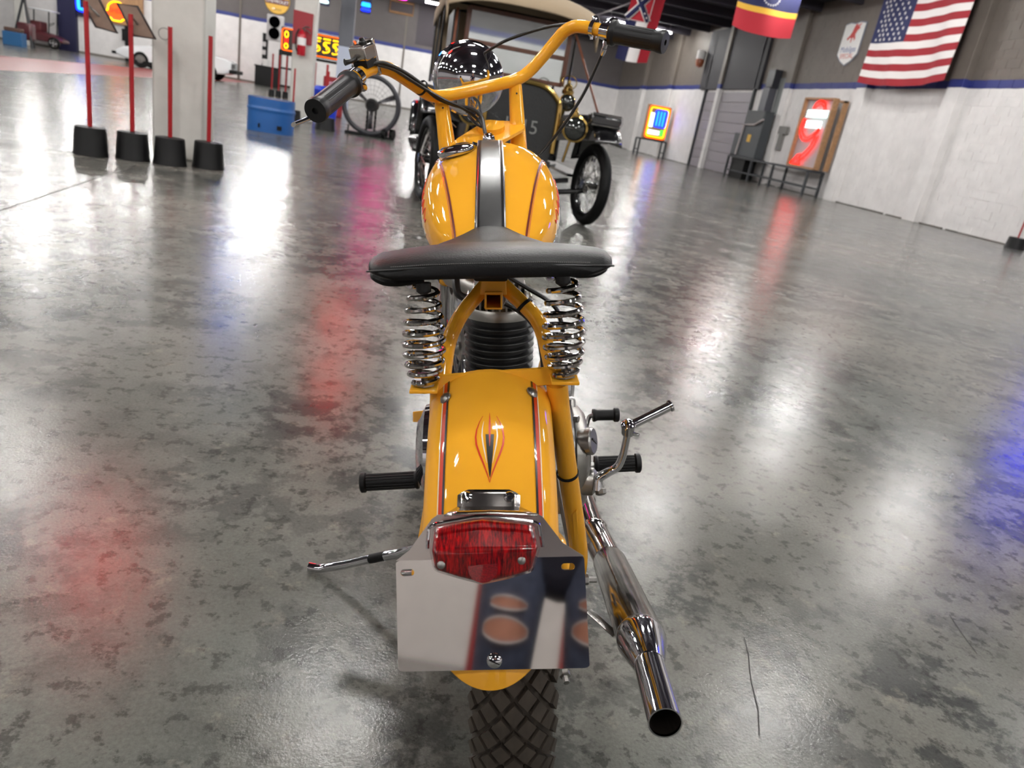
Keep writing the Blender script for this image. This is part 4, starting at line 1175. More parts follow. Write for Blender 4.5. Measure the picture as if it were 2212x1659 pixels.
MB().tube([(0.40, 7.06, 0.33), (0.7, 7.06, 0.27), (1.64, 7.06, 0.27), (1.94, 7.06, 0.33)], 0.026, 10).build('front_axle', CARBLACK, car)
MB().tube([(0.44, 9.75, 0.385), (1.95, 9.75, 0.385)], 0.05, 10).build('rear_axle', CARBLACK, car)
MB().tube([(0.62, 7.0, 0.40), (0.9, 7.0, 0.36), (1.17, 7.0, 0.45), (1.44, 7.0, 0.36), (1.72, 7.0, 0.40)], 0.025, 8, smooth=4).build('leaf_spring', CARBLACK, car)
for x in (0.86, 1.48):
    MB().bounds(x - 0.03, x + 0.03, 6.95, 10.1, 0.44, 0.54).build('chassis_rail', CARBLACK, car)
# radiator
rp = [(-0.30, 0.50), (0.30, 0.50), (0.335, 0.62), (0.335, 1.0), (0.30, 1.09), (0.20, 1.165), (0.07, 1.19), (-0.07, 1.19), (-0.20, 1.165), (-0.30, 1.09), (-0.335, 1.0), (-0.335, 0.62)]
MB().prism(rp, (CXC, 6.96, 0), (1, 0, 0), (0, 0, 1), (0, 0.12, 0)).build('radiator_core', mat('radiator_black', rgb(13, 14, 15), 0.5, bump=(90, 0.4)), car, bevel=0.01)
arch = [(CXC + x, 6.955, z) for x, z in rp[2:-1]] + [(CXC - 0.335, 6.955, 0.62)]
MB().tube([np.array(p) for p in arch], 0.024, 10, smooth=4).build('radiator_shell', BRASS, car)
MB().lathe([(0.05, 0), (0.05, 0.03), (0.035, 0.05), (0, 0.055)], (CXC, 7.02, 1.18), (0, 0, 1), 18).build('radiator_cap', BRASS, car)
text_mb('1915', 0.17, (1.17, 6.945, 0.81), (1, 0, 0), (0, 0, 1), (0, 0, 0)).build('year_number', mat('dull_grey_letter', rgb(120, 120, 118), 0.6), car, recalc=False)
# bonnet, scuttle, body
def loft(secs, m, name, **k):
    n = len(secs[0]); mb = MB()
    mb.add([p for s in secs for p in s], [(i * n + j, i * n + (j + 1) % n, (i + 1) * n + (j + 1) % n, (i + 1) * n + j) for i in range(len(secs) - 1) for j in range(n)] + [tuple(range(n)), tuple((len(secs) - 1) * n + j for j in range(n))])
    return mb.build(name, m, car, **k)
def hoodsec(y, hw, z0, z1):
    return [(CXC - hw, y, z0), (CXC + hw, y, z0), (CXC + hw, y, z1 - 0.16), (CXC + hw * 0.8, y, z1 - 0.05), (CXC + hw * 0.35, y, z1), (CXC - hw * 0.35, y, z1), (CXC - hw * 0.8, y, z1 - 0.05), (CXC - hw, y, z1 - 0.16)]
loft([hoodsec(7.05, 0.31, 0.56, 1.14), hoodsec(7.62, 0.37, 0.56, 1.18)], CARBLACK, 'bonnet', bevel=0.01)
loft([hoodsec(7.62, 0.40, 0.52, 1.19), hoodsec(7.95, 0.52, 0.52, 1.26)], CARBLACK, 'scuttle', bevel=0.01)
for x0, x1 in ((CXC - 0.62, CXC - 0.56), (CXC + 0.56, CXC + 0.62)):
    MB().bounds(x0, x1, 7.95, 10.1, 0.5, 1.12).build('body_side', CARBLACK, car, bevel=0.02)
MB().bounds(CXC - 0.6, CXC + 0.6, 10.05, 10.15, 0.5, 1.25).build('body_back', CARBLACK, car, bevel=0.02)
MB().bounds(CXC - 0.6, CXC + 0.6, 7.95, 10.1, 0.5, 0.56).build('floor_pan', CARBLACK, car)
for y in (8.75, 9.65):
    MB().bounds(CXC - 0.55, CXC + 0.55, y, y + 0.45, 0.56, 0.85).build('seat', LEATHER, car, bevel=0.05)
    MB().bounds(CXC - 0.55, CXC + 0.55, y + 0.35, y + 0.48, 0.85, 1.28).build('seat_back', LEATHER, car, bevel=0.05)
# windscreen
for x in (0.655, 1.685):
    MB().bounds(x - 0.022, x + 0.022, 7.86, 7.91, 1.24, 1.80).build('screen_post', WOOD, car, bevel=0.005)
for z in (1.25, 1.50, 1.795):
    MB().bounds(0.655, 1.685, 7.87, 7.90, z - 0.02, z + 0.02).build('screen_rail', WOOD, car, bevel=0.004)
for z0, z1 in ((1.27, 1.48), (1.52, 1.775)):
    MB().bounds(0.675, 1.665, 7.883, 7.889, z0, z1).build('screen_pane', mat('windscreen_glass', rgb(210, 215, 215), 0.03, 0.75, noise=(1.2, 0.3, 3)), car)
for s, x in ((-1, 0.66), (1, 1.68)):
    MB().tube([(x, 7.88, 1.28), (x, 7.86, 1.33)], 0.02, 8).build('screen_bracket', BRASS, car)
# canvas hood
def canopy(u, v):
    y = 7.55 + 2.75 * u
    a = v * 2 - 1
    hw = 0.74
    x = CXC + hw * a
    crown = 0.05 * math.sin(PI * min(1, u * 1.1))
    front = max(0.0, 1 - u / 0.12)
    z = 2.02 + crown - 0.10 * abs(a) ** 3 - 0.17 * front ** 1.6
    return (x, y, z)
MB().grid(canopy, 24, 17).build('canvas_hood', CANVAS, car, solid=0.02)
for s in (-1, 1):
    MB().grid(lambda u, v: (CXC + s * (0.74 + 0.005 * math.sin(9 * u)), 7.62 + 2.65 * u, canopy(u, 1.0)[2] - 0.16 * v), 20, 3).build('hood_valance', CANVAS, car, solid=0.012)
MB().bounds(CXC - 0.70, CXC + 0.70, 10.25, 10.3, 1.2, 2.0).build('hood_back', CANVAS, car)
for y in (8.5, 9.3, 10.1):
    MB().tube([(CXC - 0.72, y, 1.1), (CXC - 0.72, y, 1.98), (CXC + 0.72, y, 1.98), (CXC + 0.72, y, 1.1)], 0.018, 8).build('hood_bow', CARBLACK, car)
for x in (CXC - 0.64, CXC + 0.60):
    MB().tube([(x + 0.0 if x < CXC else 1.70, 7.75, 1.75), (x - 0.05 if x < CXC else 1.87, 6.95, 1.04)], 0.014, 6, sq=0.4).build('hood_strap', WOOD, car)
# mudguards
for s in (-1, 1):
    cx_ = CXC + s * 0.79
    for yc, a0, a1, nm in ((7.06, -50, 78, 'front_mudguard'), (9.75, -80, 80, 'rear_mudguard')):
        def mg(u, v):
            a = math.radians(a0 + (a1 - a0) * u)
            r = 0.46
            return (cx_ + (v - 0.5) * 0.26, yc + r * math.sin(a), 0.40 + r * math.cos(a) + 0.1 * (1 if nm[0] == 'f' else 0) - 0.02 * (2 * v - 1) ** 2)
        MB().grid(mg, 20, 5).build(nm, CARBLACK, car, solid=0.012)
    MB().bounds(cx_ - 0.14, cx_ + 0.10, 7.5, 9.3, 0.40, 0.43).build('running_board', CARBLACK, car)
# lamps
def lamp(c, r, name, stalk=True):
    l = MB().lathe([(0.02, 0.20), (r * 0.55, 0.17), (r * 0.9, 0.09), (r, 0.0), (r * 1.12, -0.01), (r * 1.14, -0.03), (r * 0.98, -0.036)], c, (0, 1, 0), 32, cap=False).build(name, BRASS, car)
    MB().lathe([(r * 0.97, -0.02), (r * 0.5, -0.045), (0, -0.055)], c, (0, 1, 0), 28).build('lamp_lens', GLASS, l)
    MB().lathe([(0.03, 0), (0.03, 0.05), (0.018, 0.06), (0.018, 0.09), (0, 0.09)], (c[0], c[1] + 0.06, c[2] + r * 0.9), (0, 0, 1), 14).build('lamp_vent', BRASS, l)
    MB().tube([(c[0], c[1] + 0.08, c[2] - r * 0.9), (c[0] - 0.03, c[1] + 0.1, 0.56)], 0.014, 8).build('lamp_stalk', BRASS, l)
    return l
lamp((1.655, 6.86, 0.868), 0.105, 'headlamp'); lamp((0.70, 6.86, 0.868), 0.105, 'headlamp')
for x in (1.62, 0.72):
    sl = MB().lathe([(0.02, 0.12), (0.06, 0.10), (0.07, 0.0), (0.082, -0.012), (0.072, -0.024)], (x, 7.2, 1.085), (0, 1, 0), 24, cap=False).build('side_lamp', BRASS, car)
    MB().lathe([(0.07, -0.008), (0.035, -0.022), (0, -0.026)], (x, 7.2, 1.085), (0, 1, 0), 20).build('lamp_lens', GLASS, sl)
    MB().lathe([(0.055, 0), (0.06, 0.03), (0.035, 0.06), (0.04, 0.075), (0.014, 0.10), (0.014, 0.125)], (x, 7.24, 1.155), (0, 0, 1), 16).build('lamp_chimney', BRASS, sl)
    MB().tube([np.array((x + 0.07 * math.cos(a), 7.24, 1.26 + 0.06 * math.sin(a))) for a in [2 * PI * k / 16 for k in range(16)]], 0.006, 6, closed=True).build('lamp_handle', BRASS, sl)
    MB().tube([(x, 7.24, 1.03), (x - 0.02 * (1 if x > 1 else -1), 7.3, 0.95)], 0.014, 8).build('lamp_stalk', BRASS, sl)
for s in (-1, 1):
    MB().prism([(0.36, 0.72), (0.90, 0.80), (0.92, 1.0), (0.86, 1.03), (0.60, 1.0), (0.36, 0.95)] if s > 0 else [(-0.36, 0.72), (-0.36, 0.95), (-0.60, 1.0), (-0.86, 1.03), (-0.92, 1.0), (-0.90, 0.80)], (CXC, 7.32, 0), (1, 0, 0), (0, 0, 1), (0, 0.02, 0)).build('splash_apron', CARBLACK, car)
# generator box on the mudguard, with bright rails
bx_ = MB().bounds(1.78, 2.09, 6.84, 6.98, 0.915, 1.03).build('mudguard_box', CARBLACK, car, bevel=0.03, seg=3)
for z in (0.94, 1.03):
    MB().tube([(1.80, 6.835, z), (2.07, 6.835, z)], 0.010, 8).build('box_rail', CHROME, bx_)
MB().tube([(2.07, 6.835, 0.94), (2.085, 6.83, 0.985), (2.07, 6.835, 1.03)], 0.008, 8).build('box_rail', CHROME, bx_)
mb = MB().tube([(1.40, 6.93, 0.44), (1.40, 6.88, 0.36)], 0.014, 8); mb.build('crank_handle', CARBLACK, car)
for k in range(6):
    MB().lathe([(0.012, 0), (0.012, 0.008), (0, 0.012)], (CXC - 0.625, 8.1, 0.62 + 0.09 * k), (-1, 0, 0), 10).build('stud', BRASS, car)
MB().bounds(CXC - 0.66, CXC - 0.60, 7.9, 8.6, 1.1, 1.75).build('side_curtain', mat('curtain_black', rgb(16, 15, 18), 0.5), car)

# ------------------------------------------------------------------ sign stands
def sign_stand(x, y, h, label, board=None, ring_=False, r=0.018, b=0.135):
    e = world_empty('sign_stand', (x, y, 0), label, 'sign stand', 'red posts in rubber bases')
    MB().lathe([(b * 1.02, 0), (b * 1.0, 0.02), (b * 0.97, 0.03), (b * 0.88, 0.21), (b * 0.85, 0.225), (0.02, 0.23)], (x, y, 0), (0, 0, 1), 28).build('base', RUBBER, e)
    MB().tube([(x, y, 0.2), (x, y, h)], r, 10).build('post', REDPOLE, e)
    if board is not None:
        c = [np.array(q) for q in board]
        nrm = np.cross(c[1] - c[0], c[3] - c[0]); nrm /= np.linalg.norm(nrm)
        mb = MB(); mb.add(c + [q + nrm * 0.012 for q in c], [(3, 2, 1, 0), (4, 5, 6, 7), (0, 1, 5, 4), (1, 2, 6, 5), (2, 3, 7, 6), (3, 0, 4, 7)])
        mb.build('board', BROWNBOARD, e)
        MB().tube(c, 0.009, 6, closed=True).build('board_edging', BOARDEDGE, e)
        MB().tube([np.array((x, y, h - 0.01)), (c[0] + c[1] + c[2] * 1.5 + c[3] * 1.5) / 5], 0.008, 6).build('board_bracket', STEEL, e)
    if ring_:
        MB().tube([np.array((x - 0.045 + 0.045 * math.cos(a), y, h - 0.06 + 0.045 * math.sin(a))) for a in [2 * PI * k / 16 for k in range(16)]], 0.004, 6, closed=True).build('ring', STEEL, e)
    return e
def wy(px, py, y):
    d = fw + (px - CX) / F * cr - (py - CY) / F * cu
    return CAM + d * (y / d[1])
sign_stand(-2.42, 6.84, 1.17, 'red sign post with brown tilted board, farthest from the white column', (wy(170, -14, 6.98), wy(213, -4, 6.98), wy(253, 71, 6.86), wy(207, 58, 6.86)))
sign_stand(-2.13, 6.96, 1.14, 'red sign post with brown tilted board, in front of the white column', (wy(253, 7, 7.10), wy(297, 14, 7.10), wy(336, 84, 6.98), wy(289, 77, 6.98)))
sign_stand(-1.835, 6.98, 1.10, 'bare red post with a small ring, before the white column', None, True)
sign_stand(-1.55, 7.12, 1.09, 'bare red post without ring, at the edge of the white column')
sign_stand(13.05, 13.42, 1.1, 'red post in dark base against the white block wall', b=0.19)
sign_stand(-1.92, 16.1, 1.0, 'red post below the fire extinguisher board', b=0.17)
sign_stand(-1.20, 15.2, 1.05, 'red post between the fan and the fire extinguisher column', b=0.19)
for i, x in enumerate((-4.27, -4.03, -3.79)):
    sign_stand(x, 29.3, 1.42, 'thin red post behind the blue drum', b=0.11, r=0.03)

# ------------------------------------------------------------------ blue drum, fan, bins
dr_ = world_empty('half_drum', (-1.81, 12.5, 0), 'cut-down blue steel drum with fawn lid', 'drum')
def drum(u, v):
    a = 2 * PI * u
    sx, sy = 0.345, 0.30
    z = 0.49 * v
    bulge = 0.012 * math.exp(-((z - 0.33) / 0.02) ** 2)
    return (-1.81 + (sx + bulge) * math.copysign(abs(math.cos(a)) ** 0.75, math.cos(a)), 12.5 + (sy + bulge) * math.copysign(abs(math.sin(a)) ** 0.75, math.sin(a)), z)
MB().grid(drum, 40, 40, True).build('shell', BLUEPLASTIC, dr_)
MB().grid(lambda u, v: tuple(np.array((-1.81, 12.5, 0)) + (np.array(drum(u, 0)) - np.array((-1.81, 12.5, 0))) * (0.02 + 0.97 * v) + np.array((0, 0, 0.478))), 40, 3, True).build('lid', FAWN, dr_)
for x, w_ in ((-1.94, 0.025), (-1.64, 0.07)):
    MB().box((x, 12.5 - 0.298, 0.09), (w_, 0.02, 0.06)).build('slot', RUBBER, dr_)

fan = world_empty('drum_fan', (-0.35, 15.5, 0), 'large black drum fan on small wheels', 'fan')
fc = np.array((-0.36, 15.45, 0.585)); fdir = np.array((0.10, 0.995, 0.0)); fu = np.array((0.995, -0.10, 0))
def ringw(rad, t, off): return fc + fu * rad * math.cos(t) + UZ * rad * math.sin(t) + fdir * off
MB().grid(lambda u, v: ringw(0.545 + 0.012 * math.sin(2 * PI * v), 2 * PI * u, 0.17 * math.cos(2 * PI * v)), 56, 12, True, True).build('shroud', mat('fan_black', rgb(38, 38, 44), 0.35), fan)
MB().grid(lambda u, v: ringw(0.475 + 0.09 * v, 2 * PI * u, -0.165 - 0.012 * math.sin(PI * v)), 56, 5, True).build('front_flange', mat('fan_black', rgb(38, 38, 44), 0.35), fan, solid=0.006)
for r_ in (0.12, 0.2, 0.28, 0.36, 0.44):
    MB().tube([ringw(r_, 2 * PI * k / 40, -0.17) for k in range(40)], 0.003, 4, closed=True).build('guard_ring', STEEL, fan)
for k in range(28):
    t0 = 2 * PI * k / 28
    MB().tube([ringw(0.08, t0, -0.175), ringw(0.535, t0 + 0.15, -0.165)], 0.003, 4).build('guard_wire', STEEL, fan)
for k in range(3):
    t0 = 2 * PI * k / 3 + 0.4
    mb = MB(); mb.add([ringw(0.07, t0, -0.03), ringw(0.46, t0 - 0.05, -0.05), ringw(0.46, t0 + 0.18, 0.06), ringw(0.07, t0 + 0.5, 0.04)], [(0, 1, 2, 3)])
    mb.build('blade', mat('blade_grey', rgb(92, 90, 94), 0.4), fan, solid=0.006)
MB().lathe([(0.10, -0.14), (0.12, -0.1), (0.12, 0.16), (0.09, 0.2)], fc, fdir, 20).build('motor', RUBBER, fan)
for x in (-0.16, 0.16):
    MB().box(fc + fu * x * 0.5 + np.array((0, 0.15, -0.29)), (0.04, 0.04, 0.56)).build('upright', RUBBER, fan)
MB().box(fc + fu * 0.0 + np.array((0, 0, -0.56)), (0.95, 0.34, 0.04)).build('base_frame', RUBBER, fan)
for dx, dy in ((0.30, -0.12), (0.44, -0.02)):
    c = fc + fu * dx + fdir * dy; c[2] = 0.10
    MB().lathe([(0.04, -0.035), (0.10, -0.035), (0.105, 0), (0.10, 0.035), (0.04, 0.035)], c, (0.9, -0.4, 0), 24).build('wheel', RUBBER, fan)
MB().box(fc + fu * -0.42 + np.array((0, -0.1, -0.50)), (0.03, 0.03, 0.16)).build('foot', RUBBER, fan)

bin_ = world_empty('recycling_bin', (-1.5, 18.6, 0), 'blue plastic bin behind the fire extinguisher column', 'bin')
MB().lathe([(0.25, 0), (0.30, 0.55), (0.31, 0.56), (0.31, 0.62), (0.28, 0.62), (0.27, 0.5)], (-1.5, 18.6, 0), (0, 0, 1), 28).build('tub', BLUEBIN, bin_)
MB().lathe([(0.33, 0.62), (0.33, 0.66), (0.24, 0.74), (0, 0.75)], (-1.5, 18.6, 0), (0, 0, 1), 28).build('lid', BLUEBIN, bin_)
cab = world_empty('tool_cabinet', (-1.5, 21.4, 0), 'low red cabinet with white lettering panel beside the pale column', 'cabinet')
MB().bounds(-1.80, -1.28, 21.2, 21.6, 0.0, 0.98).build('body', REDBOARD, cab, bevel=0.02)
MB().bounds(-1.70, -1.38, 21.185, 21.2, 0.62, 0.86).build('panel', mat('pinkish_panel', rgb(200, 150, 170), 0.5), cab)
for i, x in enumerate((-1.95, -1.66)):
    sign_stand(x, 20.4 + i * 0.1, 1.25, 'red post crowded before the low red cabinet', b=0.13, r=0.03)

# fire extinguisher on its board
brd = world_empty('extinguisher_board', (-1.86, 16.58, 1.45), 'red backing board on the white column', 'board')
MB().prism([(-0.205, 0), (0.175, 0.02), (0.175, 0.60), (-0.205, 0.62)], (-1.86, 16.57, 1.46), (1, 0, 0), (0, 0, 1), (0, 0.025, 0)).build('panel', REDBOARD, brd)
MB().box((-1.86, 16.56, 1.72), (0.06, 0.03, 0.1)).build('hook', STEEL, brd)
ext = world_empty('fire_extinguisher', (-1.87, 16.47, 1.22), 'red fire extinguisher hanging on the red board', 'extinguisher')
MB().lathe([(0.075, 0), (0.085, 0.02), (0.085, 0.36), (0.07, 0.42), (0.03, 0.46), (0.03, 0.50)], (-1.87, 16.47, 1.26), (0, 0, 1), 28).build('cylinder', mat('extinguisher_red', rgb(178, 16, 36), 0.25, coat=0.5), ext)
MB().lathe([(0.0865, 0.19), (0.0865, 0.33)], (-1.87, 16.47, 1.26), (0, 0, 1), 28, cap=False).build('label_sheet', WHITEPLAIN, ext)
MB().tube([(-1.87, 16.45, 1.75), (-1.80, 16.42, 1.80), (-1.72, 16.40, 1.79)], 0.014, 8).build('handle', STEEL, ext)
MB().tube([(-1.86, 16.45, 1.76), (-1.76, 16.42, 1.73), (-1.70, 16.40, 1.69)], 0.012, 8).build('trigger', STEEL, ext)
MB().tube([(-1.93, 16.45, 1.74), (-1.98, 16.44, 1.62), (-1.97, 16.43, 1.40), (-1.93, 16.42, 1.3)], 0.013, 8, smooth=4).build('hose', RUBBER, ext)

# ------------------------------------------------------------------ neon and enamel signs
N_RED = neon_mat('neon_red', 255, 24, 12, 1.0)
N_WHITE = neon_mat('neon_white', 225, 255, 250, 0.6)
N_BLUE = neon_mat('neon_blue', 14, 40, 255, 1.3)
N_SKY = neon_mat('neon_sky', 30, 150, 255, 0.8)
N_YEL = neon_mat('neon_yellow', 255, 200, 8, 0.6)
N_ORA = neon_mat('neon_orange', 255, 100, 8, 0.6)
N_GRN = neon_mat('neon_green', 60, 235, 60, 1.0)
N_PNK = neon_mat('neon_pink', 255, 50, 170, 1.3)
def neon(parent, pts, o, u, v, m, r=0.02, closed=False, smooth=4, name='neon_tube'):
    o, u, v = [np.array(q, float) for q in (o, u, v)]
    return MB().tube([o + a * u + b * v for a, b in pts], r, 6, closed=closed, smooth=smooth).build(name, m, parent)
def rrect(x0, x1, y0, y1, r): return rounded(x0, x1, y0, y1, r, 3)
def circ(x, y, rx, ry=None, n=12): return [(x + rx * math.cos(2 * PI * k / n), y + (ry or rx) * math.sin(2 * PI * k / n)) for k in range(n)]

# arrow sign leaning on the right wall, in a wooden crate
ar = world_empty('neon_arrow_sign', (13.15, 22.7, 0.8), 'red neon arrow sign with white neon words in a wooden crate', 'neon sign')
AX = 13.12
MB().bounds(AX + 0.04, AX + 0.08, 21.83, 23.45, 0.80, 2.86).build('backing', mat('sign_backing', rgb(176, 170, 172), 0.5), ar)
for y in (21.8, 23.48):
    MB().bounds(AX - 0.08, AX + 0.10, y - 0.03, y + 0.03, 0.79, 2.9).build('crate_side', PLYWOOD, ar)
for z in (0.81, 2.88):
    MB().bounds(AX - 0.08, AX + 0.10, 21.8, 23.48, z - 0.03, z + 0.03).build('crate_rail', PLYWOOD, ar)
MB().bounds(AX + 0.10, AX + 0.26, 21.5, 21.56, 0.79, 2.86).build('crate_side', PLYWOOD, ar)
MB().bounds(AX + 0.1, AX + 0.22, 21.5, 21.8, 2.8, 2.86).build('crate_rail', PLYWOOD, ar)
ao, au, av = (AX - 0.04, 23.4, 0.85), (0, -1, 0), (0, 0, 1)
neon(ar, [(0.5, 1.74), (0.62, 1.9), (0.85, 1.96), (1.1, 1.9), (1.25, 1.72)], ao, au, av, N_RED, 0.028)
neon(ar, [(0.6, 1.74), (0.72, 1.84), (0.88, 1.88), (1.05, 1.82), (1.15, 1.7)], ao, au, av, N_RED, 0.022)
for r0 in (1.50, 1.58, 1.66):
    neon(ar, [(0.22 + 0.052 * i, r0 + 0.024 * ((i % 2) * 2 - 1)) for i in range(24)], ao, au, av, N_WHITE, 0.017, smooth=0)
for r0 in (1.18, 1.26, 1.34):
    neon(ar, [(0.34 + 0.05 * i, r0 + 0.024 * ((i % 2) * 2 - 1)) for i in range(19)], ao, au, av, N_WHITE, 0.017, smooth=0)
neon(ar, [(0.16, 1.42), (0.10, 1.2), (0.14, 0.98), (0.30, 0.82), (0.5, 0.76), (0.85, 0.84), (1.1, 1.0), (1.24, 1.14)], ao, au, av, N_RED, 0.026)
neon(ar, [(0.24, 1.40), (0.2, 1.2), (0.26, 1.02), (0.42, 0.9), (0.62, 0.86), (0.9, 0.96), (1.1, 1.1), (1.18, 1.18)], ao, au, av, N_RED, 0.026)
neon(ar, [(1.1, 0.92), (1.0, 0.66), (0.8, 0.45), (0.55, 0.28), (0.42, 0.22)], ao, au, av, N_RED, 0.026)
neon(ar, [(1.25, 0.94), (1.15, 0.64), (0.92, 0.38), (0.65, 0.18), (0.55, 0.12)], ao, au, av, N_RED, 0.026)
neon(ar, [(0.06, 0.02), (0.36, 0.30), (0.50, 0.34), (0.62, 0.02)], ao, au, av, N_RED, 0.026, closed=True, smooth=0)
neon(ar, [(0.2, 0.05), (0.40, 0.22), (0.48, 0.06)], ao, au, av, N_RED, 0.02, closed=True, smooth=0)

# boxed sign on its low frame in the corner
bxs = world_empty('neon_box_sign', (12.7, 36.1, 0.8), 'square neon sign with yellow border and blue centre', 'neon sign')
bo, bu_, bv = (12.16, 35.96, 0.80), (1, 0, 0), (0, 0, 1)
MB().bounds(12.14, 13.30, 36.0, 36.25, 0.795, 2.36).build('case', PLYWOOD, bxs, bevel=0.02)
neon(bxs, rrect(0.05, 1.07, 0.06, 1.5, 0.12), bo, bu_, bv, N_ORA, 0.03, True, 0)
neon(bxs, rrect(0.11, 1.01, 0.12, 1.44, 0.10), bo, bu_, bv, N_YEL, 0.03, True, 0)
for k in range(7):
    neon(bxs, [(0.42 + 0.08 * k, 0.64), (0.42 + 0.08 * k, 1.3)], bo, bu_, bv, N_SKY if k % 2 else N_BLUE, 0.03, smooth=0)
neon(bxs, rrect(0.38, 0.98, 0.6, 1.34, 0.1), bo, bu_, bv, N_BLUE, 0.03, True, 0)
for k in range(3):
    neon(bxs, [(0.16 + 0.07 * k, 0.55), (0.16 + 0.07 * k, 1.2)], bo, bu_, bv, N_WHITE, 0.03, smooth=0)
for k in range(3):
    neon(bxs, [(0.16, 0.25 + 0.07 * k), (0.75, 0.25 + 0.07 * k)], bo, bu_, bv, N_WHITE, 0.03, smooth=0)
    neon(bxs, [(0.8, 0.25 + 0.09 * k), (0.95, 0.25 + 0.09 * k)], bo, bu_, bv, N_GRN, 0.03, smooth=0)

def table(x0, x1, y0, y1, z, label, top=True, legs=None, tops=None):
    e = world_empty('steel_table', ((x0 + x1) / 2, (y0 + y1) / 2, 0), label, 'table')
    ys = legs or (y0, y1)
    t = 0.035
    for x in (x0, x1):
        for y in ys:
            MB().bounds(x - t, x + t, y - t, y + t, 0, z - 0.03).build('leg', DARKMETAL, e)
        MB().bounds(x - t * 0.8, x + t * 0.8, ys[0], ys[-1], 0.22, 0.27).build('lower_rail', DARKMETAL, e)
        MB().bounds(x - t, x + t, y0, y1, z - 0.06, z).build('top_rail', DARKMETAL, e)
    for y in ys:
        MB().bounds(x0, x1, y - t * 0.8, y + t * 0.8, z - 0.06, z - 0.002).build('cross_rail', DARKMETAL, e)
    if tops:
        for a, b in tops:
            MB().bounds(x0, x1, a, b, z - 0.002, z + 0.015).build('table_top', DARKMETAL, e)
    return e
table(12.72, 13.22, 21.45, 27.3, 0.76, 'long low steel frame table along the wall under the red arrow sign', legs=(21.5, 23.7, 25.3, 27.25), tops=((21.45, 23.9), (25.3, 27.3)))
table(11.95, 13.30, 35.75, 36.35, 0.78, 'low steel frame table under the square neon sign', tops=((35.75, 36.35),))

# electrical gear on the right wall
el = world_empty('machine_cabinet', (13.2, 26.4, 0.78), 'tall dark cabinet with yellow sticker standing on the long steel table', 'cabinet')
MB().bounds(12.95, 13.3, 25.7, 27.15, 0.775, 2.42).build('body', GREYBOX, el, bevel=0.02)
MB().bounds(12.93, 12.955, 25.75, 27.1, 1.95, 2.40).build('hood', mat('cabinet_dark', rgb(40, 43, 46), 0.4), el)
MB().bounds(12.935, 12.95, 26.35, 26.6, 1.32, 1.58).build('sticker', YELLOWPLAIN, el)
MB().tube([(12.9, 27.15, 0.82), (12.9, 27.05, 1.9), (12.9, 26.2, 1.92), (12.9, 25.65, 2.12)], 0.035, 8).build('lever_arm', mat('pale_bar', rgb(170, 160, 160), 0.5), el)
MB().bounds(12.95, 13.25, 27.2, 27.75, 0.775, 1.6).build('gear_box', GREYBOX, el, bevel=0.03)
lk = world_empty('black_crate', (13.0, 26.6, 0), 'black box standing under the long steel table', 'box')
MB().bounds(12.8, 13.25, 26.0, 27.1, 0.0, 0.68).build('body', RUBBER, lk, bevel=0.01)
MB().bounds(12.79, 13.26, 25.98, 27.12, 0.60, 0.70).build('lid', RUBBER, lk, bevel=0.01)
du = world_empty('wall_duct', (13.4, 26.9, 2.4), 'grey vertical duct rising from the tall dark cabinet', 'duct')
MB().bounds(13.2, 13.48, 26.4, 26.9, 2.43, 3.24).build('lower_duct', mat('duct_grey', rgb(84, 84, 92), 0.5), du)
MB().bounds(13.2, 13.48, 26.3, 26.8, 3.26, 3.85).build('upper_duct', mat('duct_dark', rgb(36, 36, 44), 0.5), du)
MB().bounds(13.46, 13.49, 25.6, 26.3, 2.4, 3.6).build('plate', mat('duct_plate', rgb(120, 124, 124), 0.5), du)
ob = world_empty('wall_box', (13.45, 25.0, 1.3), 'small grey conduit box on the white wall beside the tall cabinet', 'box')
MB().bounds(13.38, 13.49, 24.75, 25.35, 1.75, 2.0).build('cover', mat('box_grey', rgb(128, 126, 124), 0.5), ob)
MB().bounds(13.40, 13.49, 24.95, 25.2, 1.2, 1.76).build('conduit', mat('box_grey', rgb(128, 126, 124), 0.5), ob)
wl = world_empty('wall_lamp', (13.4, 33.6, 4.2), 'white and rust coloured lamp high on the wall beside the dark recess over the door', 'lamp')
MB().lathe([(0.16, 0.55), (0.20, 0.5), (0.20, 0.2), (0.15, 0.18)], (13.2, 33.6, 4.25), (0, 0, 1), 16).build('cap', WHITEPLAIN, wl)
MB().lathe([(0.17, 0.2), (0.19, 0.1), (0.14, -0.1), (0, -0.16)], (13.2, 33.6, 4.25), (0, 0, 1), 16).build('globe', REDSHADE, wl)
MB().tube([(13.2, 33.6, 4.7), (13.48, 33.6, 4.75)], 0.03, 8).build('arm', STEEL, wl)

# enamel shield sign
sh = world_empty('shield_sign', (13.42, 22.6, 4.5), 'white enamel shield sign with red winged horse and blue script', 'sign')
so, su, sv = (13.465, 22.55, 4.55), (0, -1, 0), (0, 0, 1)
shp = [(-0.50, 0.52), (-0.25, 0.56), (0.0, 0.52), (0.25, 0.56), (0.52, 0.52), (0.50, -0.32), (0.28, -0.50), (0.0, -0.62), (-0.28, -0.50), (-0.52, -0.32)]
MB().prism([(a * 1.06, b * 1.06) for a, b in shp], so, su, sv, (0.03, 0, 0)).build('edge', mat('shield_edge', rgb(120, 124, 140), 0.4), sh)
MB().prism(shp, (13.455, 22.55, 4.55), su, sv, (0.01, 0, 0)).build('face', WHITEPLAIN, sh)
text_mb('Mobilgas', 0.235, (13.45, 22.55, 4.36), su, sv, (0, 0, 0)).build('blue_script', BLUEPLAIN, sh, recalc=False)
text_mb('SPECIAL', 0.20, (13.45, 22.55, 4.17), su, sv, (0, 0, 0)).build('red_lettering', REDPLAIN, sh, recalc=False)
